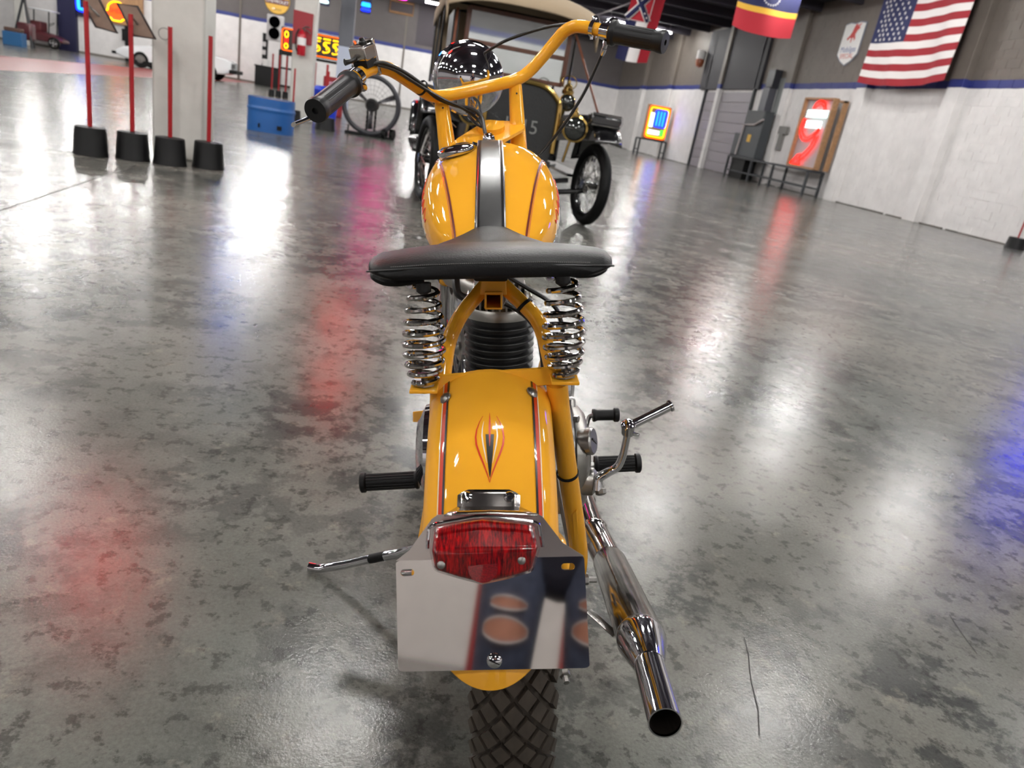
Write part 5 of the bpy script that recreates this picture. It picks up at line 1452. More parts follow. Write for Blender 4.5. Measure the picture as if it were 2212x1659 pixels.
horse = [(-0.25, 0.02), (-0.12, 0.10), (-0.05, 0.20), (0.0, 0.34), (0.06, 0.42), (0.16, 0.40), (0.12, 0.34), (0.20, 0.38), (0.34, 0.44), (0.24, 0.32), (0.32, 0.30), (0.20, 0.22), (0.14, 0.12), (0.20, 0.0), (0.14, -0.06), (0.10, 0.04), (0.04, 0.02), (0.02, -0.10), (-0.02, -0.10), (-0.03, 0.04), (-0.12, 0.02), (-0.18, -0.04)]
MB().prism([(a, b + 0.06) for a, b in horse], (13.451, 22.55, 4.6), su, sv, (0.003, 0, 0)).build('winged_horse', REDPLAIN, sh)

# round sign on the back wall
rs = world_empty('round_sign', (-6.68, 46.4, 4.4), 'round yellow sign with dark red band on the back wall', 'sign')
MB().lathe([(0.64, 0), (0.66, 0.03), (0.64, 0.06), (0, 0.06)], (-6.68, 46.46, 4.42), (0, -1, 0), 40).build('disc', YELLOWPLAIN, rs)
MB().bounds(-7.3, -6.06, 46.385, 46.395, 4.24, 4.55).build('band', mat('dark_band', rgb(90, 30, 20), 0.4), rs)
text_mb('CHEVROLET', 0.22, (-6.68, 46.38, 4.38), (1, 0, 0), (0, 0, 1), (0, 0, 0)).build('lettering', WHITEPLAIN, rs, recalc=False)
text_mb('SERVICE', 0.13, (-6.68, 46.39, 3.98), (1, 0, 0), (0, 0, 1), (0, 0, 0)).build('lettering', BLACKLINE, rs, recalc=False)

# yellow neon board behind the columns
yn = world_empty('neon_word_sign', (-2.85, 30.1, 1.6), 'long yellow and red neon word sign seen between the columns', 'neon sign')
MB().bounds(-4.15, -1.45, 30.1, 30.3, 1.58, 2.40).build('case', mat('neon_case', rgb(40, 34, 34), 0.5), yn, bevel=0.02)
yo, yu, yv = (-4.15, 30.05, 1.58), (1, 0, 0), (0, 0, 1)
neon(yn, rrect(0.05, 2.65, 0.05, 0.77, 0.08), yo, yu, yv, N_ORA, 0.018, True, 0)
for x in (0.20, 2.5):
    neon(yn, circ(x, 0.58, 0.06, 0.10), yo, yu, yv, N_YEL, 0.022, True)
    neon(yn, circ(x, 0.20, 0.06, 0.08), yo, yu, yv, N_YEL, 0.022, True)
    for dx in (-0.04, 0, 0.04):
        neon(yn, [(x + dx, 0.3), (x + dx, 0.46)], yo, yu, yv, N_RED, 0.022, smooth=0)
for dx in (0.0, 0.34, 0.68, 1.02, 1.36, 1.70):
    b = 0.48 + dx
    neon(yn, [(b, 0.66), (b + 0.26, 0.66)], yo, yu, yv, N_YEL, 0.03, smooth=0)
    neon(yn, [(b + 0.24, 0.56), (b + 0.05, 0.54), (b + 0.04, 0.44), (b + 0.2, 0.38), (b + 0.22, 0.26), (b + 0.05, 0.2), (b, 0.24)], yo, yu, yv, N_YEL, 0.026)
    neon(yn, [(b + 0.1, 0.5), (b + 0.14, 0.3)], yo, yu, yv, N_YEL, 0.026, smooth=0)
MB().bounds(-4.1, -1.5, 30.05, 30.35, 1.46, 1.55).build('shelf', RUBBER, yn)
for x in (-3.9, -1.7):
    MB().bounds(x - 0.03, x + 0.03, 30.2, 30.26, 0, 1.5).build('support', RUBBER, yn)

# neon signs on the far wall at the left
bs = world_empty('neon_shell_sign', (-14.8, 46.3, 2.0), 'yellow and red neon scallop sign on the back wall', 'neon sign')
MB().bounds(-15.6, -13.55, 46.25, 46.45, 1.78, 3.3).build('case', PLYWOOD, bs)
o_, u_, v_ = (-14.83, 46.2, 2.35), (1, 0, 0), (0, 0, 1)
sc_pts = [(-0.62, -0.05), (-0.55, -0.25), (-0.30, -0.32), (-0.2, -0.42), (0.2, -0.42), (0.30, -0.32), (0.55, -0.25), (0.62, -0.05), (0.45, 0.05), (0.40, 0.28), (0.2, 0.46), (0, 0.5), (-0.2, 0.46), (-0.40, 0.28), (-0.45, 0.05)]
neon(bs, sc_pts, o_, u_, v_, N_YEL, 0.045, True)
MB().prism([(a * 0.8, b * 0.8) for a, b in sc_pts], (-14.83, 46.22, 2.37), u_, v_, (0, 0.02, 0)).build('scallop', neon_mat('neon_glow_orange', 255, 90, 10, 0.25), bs)
text_mb('SHELL', 0.30, (-14.80, 46.19, 2.40), u_, v_, (0, 0, 0)).build('lettering', N_RED, bs, recalc=False)
bb = world_empty('neon_cup_sign', (-16.2, 46.3, 2.0), 'blue neon sign with pink and yellow rings on the back wall', 'neon sign')
MB().bounds(-16.82, -15.65, 46.25, 46.45, 1.85, 3.5).build('case', NAVY, bb)
o_ = (-16.25, 46.2, 2.5)
for q in (0.0, 0.07, 0.14):
    neon(bb, [(-0.55 + q, 0.9), (-0.55 + q, -0.2), (-0.4 + q, -0.42 + q), (0.3 - q, -0.42 + q)], o_, u_, v_, N_SKY if q else N_BLUE, 0.035)
neon(bb, circ(-0.15, 0.45, 0.22), o_, u_, v_, N_PNK, 0.03, True)
neon(bb, circ(0.15, 0.42, 0.22), o_, u_, v_, N_YEL, 0.03, True); neon(bb, circ(0.15, 0.42, 0.1), o_, u_, v_, N_ORA, 0.03, True)
for k in range(4):
    neon(bb, [(-0.3 + 0.04 * k, 0.1 - 0.07 * k), (0.6 - 0.05 * k, 0.1 - 0.07 * k)], o_, u_, v_, N_WHITE if k % 2 == 0 else N_SKY, 0.03, smooth=0)
neon(bb, circ(0.45, 0.15, 0.18), o_, u_, v_, N_SKY, 0.03, True)
# small neon signs high between the columns, cut by the picture's top
for x, lbl, m1, m2 in ((-2.25, 'white and blue neon script hung high between the columns', N_WHITE, N_SKY), (-1.03, 'blue neon script hung high beside the pale column', N_BLUE, N_SKY)):
    s_ = world_empty('neon_script', (x, 24.9, 2.75), lbl, 'neon sign')
    MB().bounds(x - 0.16, x + 0.16, 24.87, 24.93, 2.92, 3.45).build('backing', NAVY, s_)
    neon(s_, [(-0.12 + 0.024 * i, 0.03 * ((i % 2) * 2 - 1)) for i in range(11)], (x, 24.83, 3.02), u_, v_, m1, 0.025)
    neon(s_, [(-0.12 + 0.024 * i, 0.05 * ((i % 2) * 2 - 1)) for i in range(11)], (x, 24.83, 3.16), u_, v_, m2, 0.025)
    for dx in (-0.13, 0.13):
        MB().tube([(x + dx, 24.9, 3.45), (x + dx, 24.9, ZC - 0.28)], 0.008, 5).build('chain', STEEL, s_)

# neon signs above the picture, known by their light on the floor
def hung_sign(x, y, z, w_, h_, m, name, lbl, facing=(0, -1, 0)):
    s_ = world_empty(name, (x, y, z), lbl, 'neon sign')
    if abs(facing[1]) > 0:
        u, o = (1, 0, 0), (x, y - 0.06, z)
        MB().bounds(x - w_ / 2, x + w_ / 2, y, y + 0.1, z - h_ / 2, z + h_ / 2).build('case', NAVY, s_)
    else:
        u, o = (0, -1, 0), (x - 0.06, y, z)
        MB().bounds(x, x + 0.1, y - w_ / 2, y + w_ / 2, z - h_ / 2, z + h_ / 2).build('case', NAVY, s_)
    for k in (0.46, 0.34, 0.2):
        neon(s_, rrect(-w_ * k, w_ * k, -h_ * k, h_ * k, 0.08), o, u, (0, 0, 1), m, 0.032, True, 0)
    if abs(facing[1]) > 0:
        for dx in (-w_ * 0.4, w_ * 0.4):
            MB().tube([(x + dx, y + 0.05, z + h_ / 2), (x + dx, y + 0.05, ZC - 0.28)], 0.01, 5).build('chain', STEEL, s_)
    return s_
B_RED = neon_mat('neon_bright_red', 255, 20, 14, 11.0); B_PNK = neon_mat('neon_bright_pink', 255, 40, 160, 4.0); B_BLU = neon_mat('neon_bright_blue', 24, 40, 255, 6.0); B_SKY = neon_mat('neon_bright_sky', 60, 130, 255, 3.5)
hung_sign(-2.36, 6.45, 3.85, 0.55, 0.4, B_RED, 'red_neon_panel', 'red neon panel hung in front of the white column')
hung_sign(-0.70, 15.65, 4.85, 0.4, 0.4, B_RED, 'red_neon_panel', 'red neon panel hung beside the extinguisher column')
hung_sign(-0.45, 31.75, 4.5, 1.4, 0.6, B_PNK, 'pink_neon_panel', 'pink neon panel hung far back between the columns')
hung_sign(13.38, 11.3, 4.05, 1.3, 0.9, B_BLU, 'blue_neon_panel', 'blue neon panel high on the block wall', (-1, 0, 0))
hung_sign(-4.1, 20.25, 5.0, 1.2, 0.6, B_SKY, 'sky_blue_neon_panel', 'sky blue neon panel hung over the open floor')

# ------------------------------------------------------------------ flags
def cloth(mapper, nu, nv, colour, name, parent, mats):
    """one sheet; colour(u, v) picks a material index"""
    mb = MB().grid(mapper, nu, nv)
    o = mb.build(name, mats[0], parent, smooth=80, recalc=False)
    for m in mats[1:]: o.data.materials.append(m)
    for p in o.data.polygons:
        i, j = divmod(p.index, nv - 1)
        p.material_index = colour((i + 0.5) / (nu - 1), (j + 0.5) / (nv - 1))
    return o
F_RED = mat('flag_red', rgb(150, 30, 42), 0.8); F_WHITE = mat('flag_white', rgb(226, 222, 220), 0.8); F_BLUE = mat('flag_blue', rgb(38, 44, 84), 0.8)
F_GOLD = mat('flag_gold', rgb(216, 168, 56), 0.8); F_RED2 = mat('flag_red_deep', rgb(168, 30, 44), 0.8); F_NAVY = mat('flag_navy', rgb(24, 28, 72), 0.8)
def star(cx_, cy_, r, rot=PI / 2):
    return [(cx_ + (r if k % 2 == 0 else r * 0.4) * math.cos(rot + PI * k / 5), cy_ + (r if k % 2 == 0 else r * 0.4) * math.sin(rot + PI * k / 5)) for k in range(10)]
flg = world_empty('stripe_flag', (12.95, 18.8, 3.3), 'large stars and stripes flag hung before the block wall', 'flag')
FY0, FY1, FZ0, FZ1 = 20.75, 17.15, 3.28, 5.56
def fmap(u, v):
    sag = 0.12 * (4 * (u - 0.5) ** 2 - 0.6) * (1 - v)
    return (12.95 + 0.05 * math.sin(11 * u + 2 * v) + 0.02 * math.sin(27 * u), FY0 + (FY1 - FY0) * u - 0.05 * math.sin(3 * v) * u, FZ0 + (FZ1 - FZ0) * v + sag)
def fcol(u, v):
    k = int(v * 13)
    if u < 0.44 and k >= 6: return 2
    return 0 if k % 2 == 0 else 1
sheet = cloth(fmap, 61, 79, fcol, 'sheet', flg, [F_RED, F_WHITE, F_BLUE])
for r in range(9):
    for c in range(6 if r % 2 == 0 else 5):
        u = 0.05 + 0.068 * c + (0.034 if r % 2 else 0); v = 0.50 + 0.052 * r
        p = np.array(fmap(u, v)) + np.array((-0.012, 0, 0))
        MB().prism(star(0, 0, 0.052), p, (0, -1, 0), (0, 0, 1), (-0.003, 0, 0)).build('star', F_WHITE, sheet)
MB().tube([(12.95, 20.9, 5.59), (12.95, 17.0, 5.59)], 0.02, 8).build('pole', STEEL, flg)
# state flag of blue, gold and red bands
f2 = world_empty('banded_flag', (9.5, 20.0, 3.95), 'red, gold and dark blue banded flag hung from the ceiling', 'flag')
def f2map(u, v):
    sag = 0.09 * (4 * (u - 0.55) ** 2 - 0.5) * (1 - v)
    return (8.62 + 1.74 * u, 20.3 + 0.05 * math.sin(9 * u + v), 3.95 + 1.66 * v + sag * (1 - v) + 0.02 * (u - 0.5))
s2 = cloth(f2map, 41, 49, lambda u, v: 0 if v < 0.30 else (1 if v < 0.375 else (2 if v < 0.75 else 0)), 'sheet', f2, [F_RED2, F_GOLD, F_NAVY])
for k in range(20):
    a = 2 * PI * k / 20
    u, v = 0.52 + 0.14 * math.cos(a), 0.535 + 0.11 * math.sin(a)
    MB().prism(star(0, 0, 0.03), np.array(f2map(u, v)) + np.array((0, -0.01, 0)), (1, 0, 0), (0, 0, 1), (0, -0.003, 0)).build('star', F_WHITE, s2)
# older state flag, hung lengthwise
f3 = world_empty('tricolour_flag', (8.3, 27.0, 3.3), 'tricolour flag with starred diagonal cross canton hung from the ceiling', 'flag')
def f3map(u, v):
    return (7.55 + 1.20 * u + 0.20 * v, 27.2 + 0.04 * math.sin(8 * u), 3.27 + 2.34 * v - 0.06 * math.sin(PI * u) * (1 - v) + 0.05 * u * (1 - v))
def f3col(u, v):
    if u < 0.667 and v > 0.55: return 2
    return 0 if u < 0.333 else (1 if u < 0.667 else 2)
s3 = cloth(f3map, 31, 61, f3col, 'sheet', f3, [F_NAVY, F_WHITE, F_RED2])
P3 = lambda u, v, d=0.012: np.array(f3map(u, v)) + np.array((0, -d, 0))
for (u0, v0, u1, v1) in ((0.0, 0.56, 0.66, 0.99), (0.66, 0.56, 0.0, 0.99)):
    for wd, d, m, nm in ((0.11, 0.012, F_WHITE, 'cross_border'), (0.075, 0.016, F_NAVY, 'cross_arm')):
        a, b = P3(u0, v0, d), P3(u1, v1, d); t = (b - a) / np.linalg.norm(b - a); q = np.array((-t[2], 0, t[0])) * wd
        mb = MB(); mb.add([a + q, b + q, b - q, a - q], [(0, 1, 2, 3)]); mb.build(nm, m, s3, solid=0.002)
    for k in range(1, 8):
        f = k / 8
        MB().prism(star(0, 0, 0.045), P3(u0 + (u1 - u0) * f, v0 + (v1 - v0) * f, 0.02), (1, 0, 0), (0, 0, 1), (0, -0.003, 0)).build('star', F_WHITE, s3)
mb = MB()
for (u0, v0, u1, v1) in ((0, 0.55, 0.667, 0.55), (0.667, 0.55, 0.667, 1.0)):
    mb.tube([P3(u0, v0, 0.014), P3(u1, v1, 0.014)], 0.012, 4)
mb.build('canton_edge', F_WHITE, s3)

# ------------------------------------------------------------------ far vehicles and furniture
wc = world_empty('white_sports_car', (-9.5, 37.0, 0), 'low white wedge shaped sports car behind the white column', 'car')
def wsec(x, z0, z1, w0, w1):
    yc = 37.9
    return [(x, yc - w0, z0), (x, yc - w0 * 1.02, (z0 + z1) * 0.5), (x, yc - w1, z1), (x, yc + w1, z1), (x, yc + w0, (z0 + z1) * 0.5), (x, yc + w0, z0)]
secs = [wsec(-12.0, 0.42, 0.60, 0.75, 0.72), wsec(-11.6, 0.30, 0.78, 0.85, 0.78), wsec(-10.7, 0.25, 0.95, 0.88, 0.75), wsec(-9.9, 0.25, 1.02, 0.88, 0.7), wsec(-9.3, 0.25, 1.02, 0.88, 0.70), wsec(-8.2, 0.25, 1.06, 0.88, 0.75), wsec(-7.5, 0.32, 0.98, 0.86, 0.76), wsec(-7.2, 0.42, 0.88, 0.8, 0.74)]
n = 6; mb = MB()
mb.add([p for s in secs for p in s], [(i * n + j, i * n + (j + 1) % n, (i + 1) * n + (j + 1) % n, (i + 1) * n + j) for i in range(len(secs) - 1) for j in range(n)] + [tuple(range(n)), tuple((len(secs) - 1) * n + j for j in range(n))])
mb.build('body', WHITEBODY, wc, bevel=0.04)
loft_c = [[(-10.6, 37.2, 0.98), (-10.6, 38.6, 0.98), (-8.0, 38.6, 1.02), (-8.0, 37.2, 1.02)], [(-9.8, 37.35, 1.28), (-9.8, 38.45, 1.28), (-8.7, 38.45, 1.26), (-8.7, 37.35, 1.26)]]
mb = MB(); mb.add([p for s in loft_c for p in s], [(j, (j + 1) % 4, 4 + (j + 1) % 4, 4 + j) for j in range(4)] + [(4, 5, 6, 7)])
mb.build('cabin', BLACKGLOSS, wc, bevel=0.03)
MB().box((-7.12, 37.9, 0.48), (0.3, 1.7, 0.16)).build('bumper', RUBBER, wc, bevel=0.03)
MB().box((-12.05, 37.9, 0.46), (0.25, 1.5, 0.12)).build('bumper', RUBBER, wc, bevel=0.03)
MB().box((-7.17, 37.5, 0.72), (0.06, 0.5, 0.18)).build('lamp_cluster', mat('lamp_grey', rgb(90, 90, 92), 0.2), wc)
MB().box((-9.6, 37.02, 0.2), (3.4, 0.1, 0.2)).build('sill', RUBBER, wc)
for x in (-10.95, -8.1):
    for y in (37.08, 38.72):
        wh = MB().lathe([(0.05, -0.10), (0.30, -0.10), (0.33, -0.06), (0.33, 0.06), (0.30, 0.10), (0.05, 0.10)], (x, y, 0.33), (0, 1, 0), 28).build('tyre', RUBBER, wc)
        s_ = -1 if y < 38 else 1
        MB().lathe([(0.215, 0.0), (0.20, 0.02), (0.14, 0.015), (0.12, 0.04), (0.06, 0.045), (0.05, 0.02), (0, 0.02)], (x, y + s_ * 0.09, 0.33), (0, s_, 0), 24).build('wheel_disc', mat('wheel_grey', rgb(130, 126, 122), 0.35, 0.5), wh)

oc_ = world_empty('old_red_car', (-17.6, 45.0, 0), 'small dark red open car with pale roof parked at the back wall', 'car')
MAROON = mat('maroon_paint', rgb(84, 34, 40), 0.35, coat=0.4)
def osec(x, z0, z1, w_): return [(x, 44.9 - w_, z0), (x, 44.9 - w_, z1 - 0.1), (x, 44.9 - w_ * 0.7, z1), (x, 44.9 + w_ * 0.7, z1), (x, 44.9 + w_, z1 - 0.1), (x, 44.9 + w_, z0)]
secs = [osec(-18.9, 0.3, 0.75, 0.55), osec(-18.2, 0.28, 0.8, 0.6), osec(-17.6, 0.28, 0.72, 0.6), osec(-17.2, 0.3, 0.62, 0.58), osec(-16.9, 0.34, 0.5, 0.5)]
mb = MB(); mb.add([p for s in secs for p in s], [(i * n + j, i * n + (j + 1) % n, (i + 1) * n + (j + 1) % n, (i + 1) * n + j) for i in range(len(secs) - 1) for j in range(n)] + [tuple(range(n)), tuple((len(secs) - 1) * n + j for j in range(n))])
mb.build('body', MAROON, oc_, bevel=0.04)
MB().bounds(-18.7, -17.35, 44.3, 45.5, 1.72, 1.80).build('roof', WHITEBODY, oc_, bevel=0.03)
for x in (-18.6, -17.5):
    for y in (44.4, 45.4):
        MB().tube([(x, y, 0.7), (x + 0.05, y, 1.74)], 0.03, 6).build('roof_post', RUBBER, oc_)
MB().bounds(-18.4, -17.9, 44.5, 45.3, 0.75, 1.2).build('seat', mat('red_seat', rgb(96, 40, 44), 0.6), oc_, bevel=0.05)
MB().lathe([(0.16, -0.015), (0.18, 0), (0.16, 0.015)], (-17.55, 44.9, 1.15), (-0.6, 0, 0.8), 20, cap=False).build('steering_wheel', RUBBER, oc_)
for x in (-18.6, -17.22):
    wh = MB().lathe([(0.05, -0.08), (0.24, -0.08), (0.28, -0.05), (0.28, 0.05), (0.24, 0.08), (0.05, 0.08)], (x, 44.25, 0.28), (0, 1, 0), 24).build('tyre', RUBBER, oc_)
    MB().lathe([(0.20, 0), (0.17, 0.02), (0.06, 0.0), (0.05, 0.04), (0, 0.04)], (x, 44.16, 0.28), (0, -1, 0), 24).build('wheel_disc', CHROME, wh)
cr_ = world_empty('blue_crate', (-15.6, 37.2, 0), 'blue crate beside the far white column', 'crate')
cp_ = lambda: None
MB().bounds(-16.5, -15.75, 37.2, 37.7, 0.0, 0.55).build('tub', mat('crate_blue', rgb(44, 100, 150), 0.5), cr_, bevel=0.02)
MB().bounds(-16.45, -15.8, 37.25, 37.65, 0.55, 0.72).build('contents', mat('crate_brown', rgb(92, 68, 60), 0.7), cr_, bevel=0.04)
hn = world_empty('hoist_engine', (-16.4, 38.4, 0), 'old engine on a tall tripod hoist behind the blue crate', 'hoist')
for dx, dy in ((-0.5, 0), (0.4, -0.2), (0.2, 0.5)):
    MB().tube([(-16.2 + dx, 38.5 + dy, 0), (-16.1, 38.5, 2.1)], 0.05, 6).build('leg', DARKMETAL, hn)
MB().box((-16.1, 38.5, 2.12), (0.5, 0.3, 0.1)).build('head_plate', mat('pale_plate', rgb(160, 150, 140), 0.5), hn)
MB().bounds(-16.4, -15.8, 38.3, 38.8, 0.3, 1.0).build('engine_block', MAROON, hn, bevel=0.08)

# traffic signal on a stand, dark bin and pump beside it
ts = world_empty('traffic_signal', (-6.35, 44.0, 0), 'grey two lens traffic signal head on a dark stand', 'traffic signal')
MB().bounds(-6.8, -5.95, 43.9, 44.25, 2.30, 3.55).build('housing', mat('signal_grey', rgb(172, 168, 168), 0.45), ts, bevel=0.04)
for z in (3.22, 2.66):
    MB().lathe([(0.27, 0), (0.28, -0.02), (0.27, -0.14), (0.25, -0.14), (0.24, -0.01), (0, -0.01)], (-6.4, 43.9, z), (0, 1, 0), 24).build('lens_hood', mat('void_black', rgb(3, 3, 4), 0.8, spec=0.0), ts)
MB().bounds(-6.98, -6.72, 43.95, 44.2, 0.0, 2.6).build('stand', RUBBER, ts)
for z in (1.1, 1.55, 1.95):
    MB().bounds(-6.98, -6.8, 43.93, 43.955, z, z + 0.22).build('plate', mat('pale_label', rgb(190, 186, 186), 0.5), ts)
bn = world_empty('dark_bin', (-6.75, 43.6, 0), 'black waste bin with white cup on top below the signal', 'bin')
MB().bounds(-7.2, -6.0, 43.3, 43.85, 0, 1.0).build('body', RUBBER, bn, bevel=0.03)
MB().bounds(-7.24, -5.96, 43.26, 43.89, 0.93, 1.0).build('lid', RUBBER, bn, bevel=0.02)
cu2 = world_empty('white_cup', (-6.7, 43.5, 1.0), 'white tub standing on the black waste bin', 'tub')
MB().lathe([(0.16, 0), (0.2, 0.28), (0.205, 0.3)], (-6.7, 43.5, 1.0), (0, 0, 1), 20).build('tub', WHITEPLAIN, cu2)
MB().lathe([(0.21, 0.3), (0.21, 0.33), (0, 0.34)], (-6.7, 43.5, 1.0), (0, 0, 1), 20).build('lid', WHITEPLAIN, cu2)
gp = world_empty('dark_shelf', (-5.3, 43.9, 0), 'black steel shelf rack beside the traffic signal', 'shelf')
for x in (-6.1, -5.0):
    MB().bounds(x - 0.06, x + 0.06, 44.2, 44.6, 0, 1.9).build('upright', RUBBER, gp)
for z in (0.1, 1.0, 1.85):
    MB().bounds(-6.15, -4.9, 44.15, 44.65, z, z + 0.1).build('board', RUBBER, gp)
nv = world_empty('navy_post', (-17.0, 46.2, 0), 'dark navy door frame panel left of the neon signs', 'panel')
MB().bounds(-17.75, -17.05, 46.2, 46.45, 0.0, 3.6).build('leaf', NAVY, nv)
MB().bounds(-17.05, -16.85, 46.15, 46.45, 0.0, 3.6).build('frame', NAVY, nv)
pp = world_empty('black_post', (-14.3, 46.3, 0), 'slender black post under the neon scallop sign', 'post')
MB().bounds(-14.45, -14.25, 46.2, 46.4, 0.0, 1.77).build('shaft', RUBBER, pp)
MB().bounds(-14.6, -14.45, 46.2, 46.4, 1.0, 1.6).build('switch_box', RUBBER, pp)
fr = world_empty('wall_frame', (0.05, 46.3, 5.0), 'wooden framed panel high on the back wall', 'frame')
MB().bounds(-0.6, 0.7, 46.35, 46.45, 5.02, 5.6).build('panel', mat('frame_dark', rgb(58, 48, 50), 0.6), fr)
MB().tube([(-0.6, 46.33, 5.02), (0.7, 46.33, 5.02), (0.7, 46.33, 5.6), (-0.6, 46.33, 5.6)], 0.06, 4, closed=True).build('moulding', PLYWOOD, fr)
sp = tag(MB().lathe([(0.0, 0.0), (0.018, 0.001), (0.02, 0.005), (0.012, 0.010), (0.0, 0.011)], (6.95, 7.37, 0), (0.2, 0, 1), 9).build('paper_scrap', WHITEPLAIN), 'tiny crumpled white paper scrap on the bare floor', 'litter')

# ------------------------------------------------------------------ the photographer, seen only in the polished plate
sign_stand(-0.27, -2.1, 1.1, 'red post standing behind the photographer, nearer the red strip side')
sign_stand(0.12, -2.4, 1.1, 'red post standing behind the photographer, nearer the block wall')
def skin_mesh(name, verts, edges, radii, m, parent=None, sub=2):
    me = bpy.data.meshes.new(name); me.from_pydata([tuple(v) for v in verts], edges, []); me.update()
    me.materials.append(m)
    o = bpy.data.objects.new(name, me); COL.objects.link(o)
    if parent is not None: o.parent = parent
    md = o.modifiers.new('skin', 'SKIN'); md.use_smooth_shade = True
    if not me.skin_vertices: me.attributes.new('skin', 'FLOAT', 'POINT')
    sv_ = me.skin_vertices[0].data
    for i, r_ in enumerate(radii):
        sv_[i].radius = (r_, r_) if not isinstance(r_, tuple) else r_
        sv_[i].use_root = (i == 0)
    sb = o.modifiers.new('sub', 'SUBSURF'); sb.levels = sub; sb.render_levels = sub
    return o
# body: pelvis root, spine, head, legs, arms with hands round a phone
SKIN = mat('skin', rgb(196, 140, 116), 0.5)
DENIM = mat('blue_denim', rgb(70, 80, 102), 0.85, noise=(40, 0.3, 5))
SHIRT = mat('dark_shirt', rgb(30, 32, 46), 0.9)
J = {'pel': (0.14, -0.56, 0.90), 'wst': (0.14, -0.54, 1.04), 'chs': (0.13, -0.48, 1.24), 'nck': (0.12, -0.42, 1.44), 'hd0': (0.12, -0.38, 1.52), 'hd1': (0.12, -0.35, 1.66),
     'hpl': (0.05, -0.54, 0.86), 'knl': (0.055, -0.40, 0.50), 'anl': (0.04, -0.50, 0.10), 'tol': (0.03, -0.36, 0.04),
     'hpr': (0.23, -0.54, 0.86), 'knr': (0.245, -0.42, 0.52), 'anr': (0.26, -0.52, 0.10), 'tor': (0.28, -0.38, 0.04),
     'shl': (-0.05, -0.44, 1.38), 'ell': (-0.14, -0.36, 1.10), 'wrl': (-0.11, -0.14, 0.93), 'pml': (-0.085, -0.075, 0.92),
     'shr': (0.30, -0.44, 1.38), 'elr': (0.34, -0.34, 1.10), 'wrr': (0.16, -0.13, 0.93), 'pmr': (0.11, -0.07, 0.92)}
KEYS = list(J)
E_ = [('pel', 'wst'), ('wst', 'chs'), ('chs', 'nck'), ('nck', 'hd0'), ('hd0', 'hd1'), ('pel', 'hpl'), ('hpl', 'knl'), ('knl', 'anl'), ('anl', 'tol'), ('pel', 'hpr'), ('hpr', 'knr'), ('knr', 'anr'), ('anr', 'tor'), ('chs', 'shl'), ('shl', 'ell'), ('ell', 'wrl'), ('wrl', 'pml'), ('chs', 'shr'), ('shr', 'elr'), ('elr', 'wrr'), ('wrr', 'pmr')]
RAD = {'pel': 0.12, 'wst': 0.12, 'chs': 0.14, 'nck': 0.055, 'hd0': 0.075, 'hd1': 0.085, 'hpl': 0.085, 'knl': 0.055, 'anl': 0.038, 'tol': 0.035, 'hpr': 0.085, 'knr': 0.055, 'anr': 0.038, 'tor': 0.035, 'shl': 0.055, 'ell': 0.042, 'wrl': 0.028, 'pml': 0.03, 'shr': 0.055, 'elr': 0.042, 'wrr': 0.028, 'pmr': 0.03}
verts = [J[k] for k in KEYS]; radii = [RAD[k] for k in KEYS]; edges = [(KEYS.index(a), KEYS.index(b)) for a, b in E_]
for sd, pm in ((-1, 'pml'), (1, 'pmr')):
    p = np.array(J[pm]); b = KEYS.index(pm)
    for k, (dx, dz, L_) in enumerate(((0.006, 0.035, 0.045), (0.010, 0.016, 0.06), (0.010, -0.002, 0.062), (0.008, -0.02, 0.056), (0.004, -0.036, 0.044))):
        i = len(verts)
        q = p + np.array((-sd * dx * 2, 0.02, dz)); verts += [tuple(q), tuple(q + np.array((-sd * L_ * 0.5, 0.012, 0))), tuple(q + np.array((-sd * L_, -0.004, -0.004)))]
        radii += [0.009, 0.0085, 0.0075]; edges += [(b, i), (i, i + 1), (i + 1, i + 2)]
person = empty('person', (0.14, -0.45, 0.0), 'person in torn blue jeans and dark top mirrored in the number plate', 'person')
def shift_(vs): return [np.array(v) - np.array((0.14, -0.45, 0.0)) for v in vs]
skin_mesh('body', shift_(verts), edges, radii, SKIN, person)
def sub_body(keys, grow, name, m, ends={}):
    vs = [np.array(ends.get(k, J[k])) for k in keys]; ed = [(keys.index(a), keys.index(b)) for a, b in E_ if a in keys and b in keys]
    return skin_mesh(name, shift_(vs), ed, [RAD[k] + grow for k in keys], m, person)
jeans = sub_body(['pel', 'wst', 'hpl', 'knl', 'anl', 'hpr', 'knr', 'anr'], 0.018, 'jeans', DENIM)
sub_body(['chs', 'wst', 'pel', 'shl', 'ell', 'shr', 'elr'], 0.016, 'shirt', SHIRT)
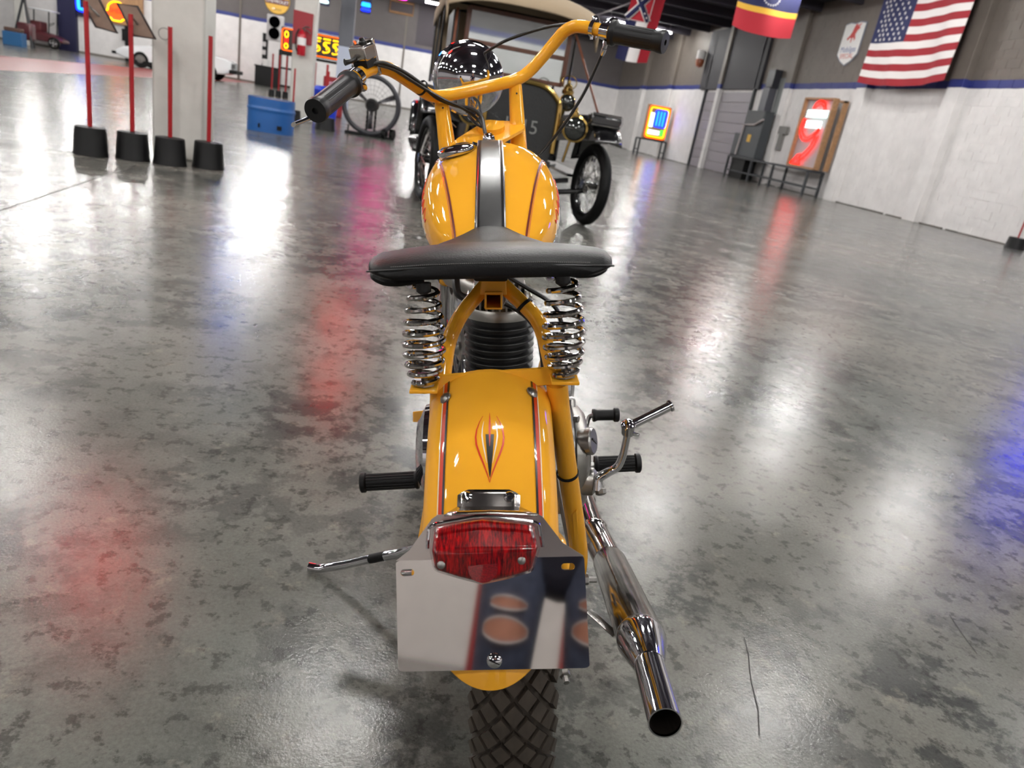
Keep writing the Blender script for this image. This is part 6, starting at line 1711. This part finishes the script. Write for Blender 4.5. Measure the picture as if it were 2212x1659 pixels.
for k in ('knl', 'knr'):
    c = np.array(J[k]) - np.array((0.14, -0.45, 0.0))
    for dz, hw_, hh in ((0.035, 0.042, 0.014), (-0.02, 0.05, 0.026)):
        MB().grid(lambda u, v: tuple(c + np.array((hw_ * math.sin((u - 0.5) * 2.4), 0.077 * math.cos((u - 0.5) * 2.2), dz + hh * (2 * v - 1) * math.cos((u - 0.5) * 2.6)))), 14, 6).build('torn_knee', SKIN, jeans, solid=0.004)
        MB().tube([c + np.array((hw_ * math.sin((u - 0.5) * 2.4), 0.079 * math.cos((u - 0.5) * 2.2), dz + hh * s_ * math.cos((u - 0.5) * 2.6))) for s_, us in ((1, range(15)), (-1, range(14, -1, -1))) for u in [i / 14 for i in us]], 0.003, 5, closed=True).build('frayed_edge', mat('frayed_cotton', rgb(214, 214, 216), 0.9), jeans)
MB().prism([(-0.02, 0.62), (0.16, 0.56), (0.33, 0.66), (0.34, 1.1), (-0.06, 1.1)], (-0.14, 0.05, 0.0), (1, 0, 0), (0, 0, 1), (0, -0.26, 0)).build('jacket_hem', SHIRT, person, bevel=0.04, seg=3)
for a, t_ in (('anl', 'tol'), ('anr', 'tor')):
    a_, b_ = np.array(J[a]), np.array(J[t_])
    MB().tube(shift_([a_ + np.array((0, -0.05, -0.06)), a_ + np.array((0, 0.0, -0.045)), (a_ + b_) / 2 + np.array((0, 0, -0.025)), b_ + np.array((0, 0, 0.0)), b_ + np.array((0, 0.06, -0.005))]), [0.03, 0.045, 0.046, 0.04, 0.025], 14, smooth=3).build('shoe', mat('shoe_white', rgb(200, 198, 196), 0.6), person)
MB().lathe([(0.0, -0.02), (0.07, 0.0), (0.095, 0.06), (0.09, 0.12), (0.05, 0.165), (0.0, 0.175)], (-0.02, 0.06, 1.60), (0, -0.1, 1), 24).build('hair', mat('dark_hair', rgb(52, 38, 30), 0.7), person)
phone = empty('phone', tuple(CAM - fw * 0.03), 'slim dark phone held in both hands behind the motorcycle', 'phone')
_pm = Matrix(((cr[0], cu[0], -fw[0]), (cr[1], cu[1], -fw[1]), (cr[2], cu[2], -fw[2])))
MB().box((0.05, -0.01, 0.012), (0.15, 0.075, 0.008), None).build('case', BLACKGLOSS, phone, bevel=0.003)
MB().box((0.05, -0.01, 0.0165), (0.14, 0.066, 0.001), None).build('screen', BLACKGLOSS, phone)
phone.matrix_world = Matrix.Translation(tuple(CAM - fw * 0.03)) @ _pm.to_4x4()
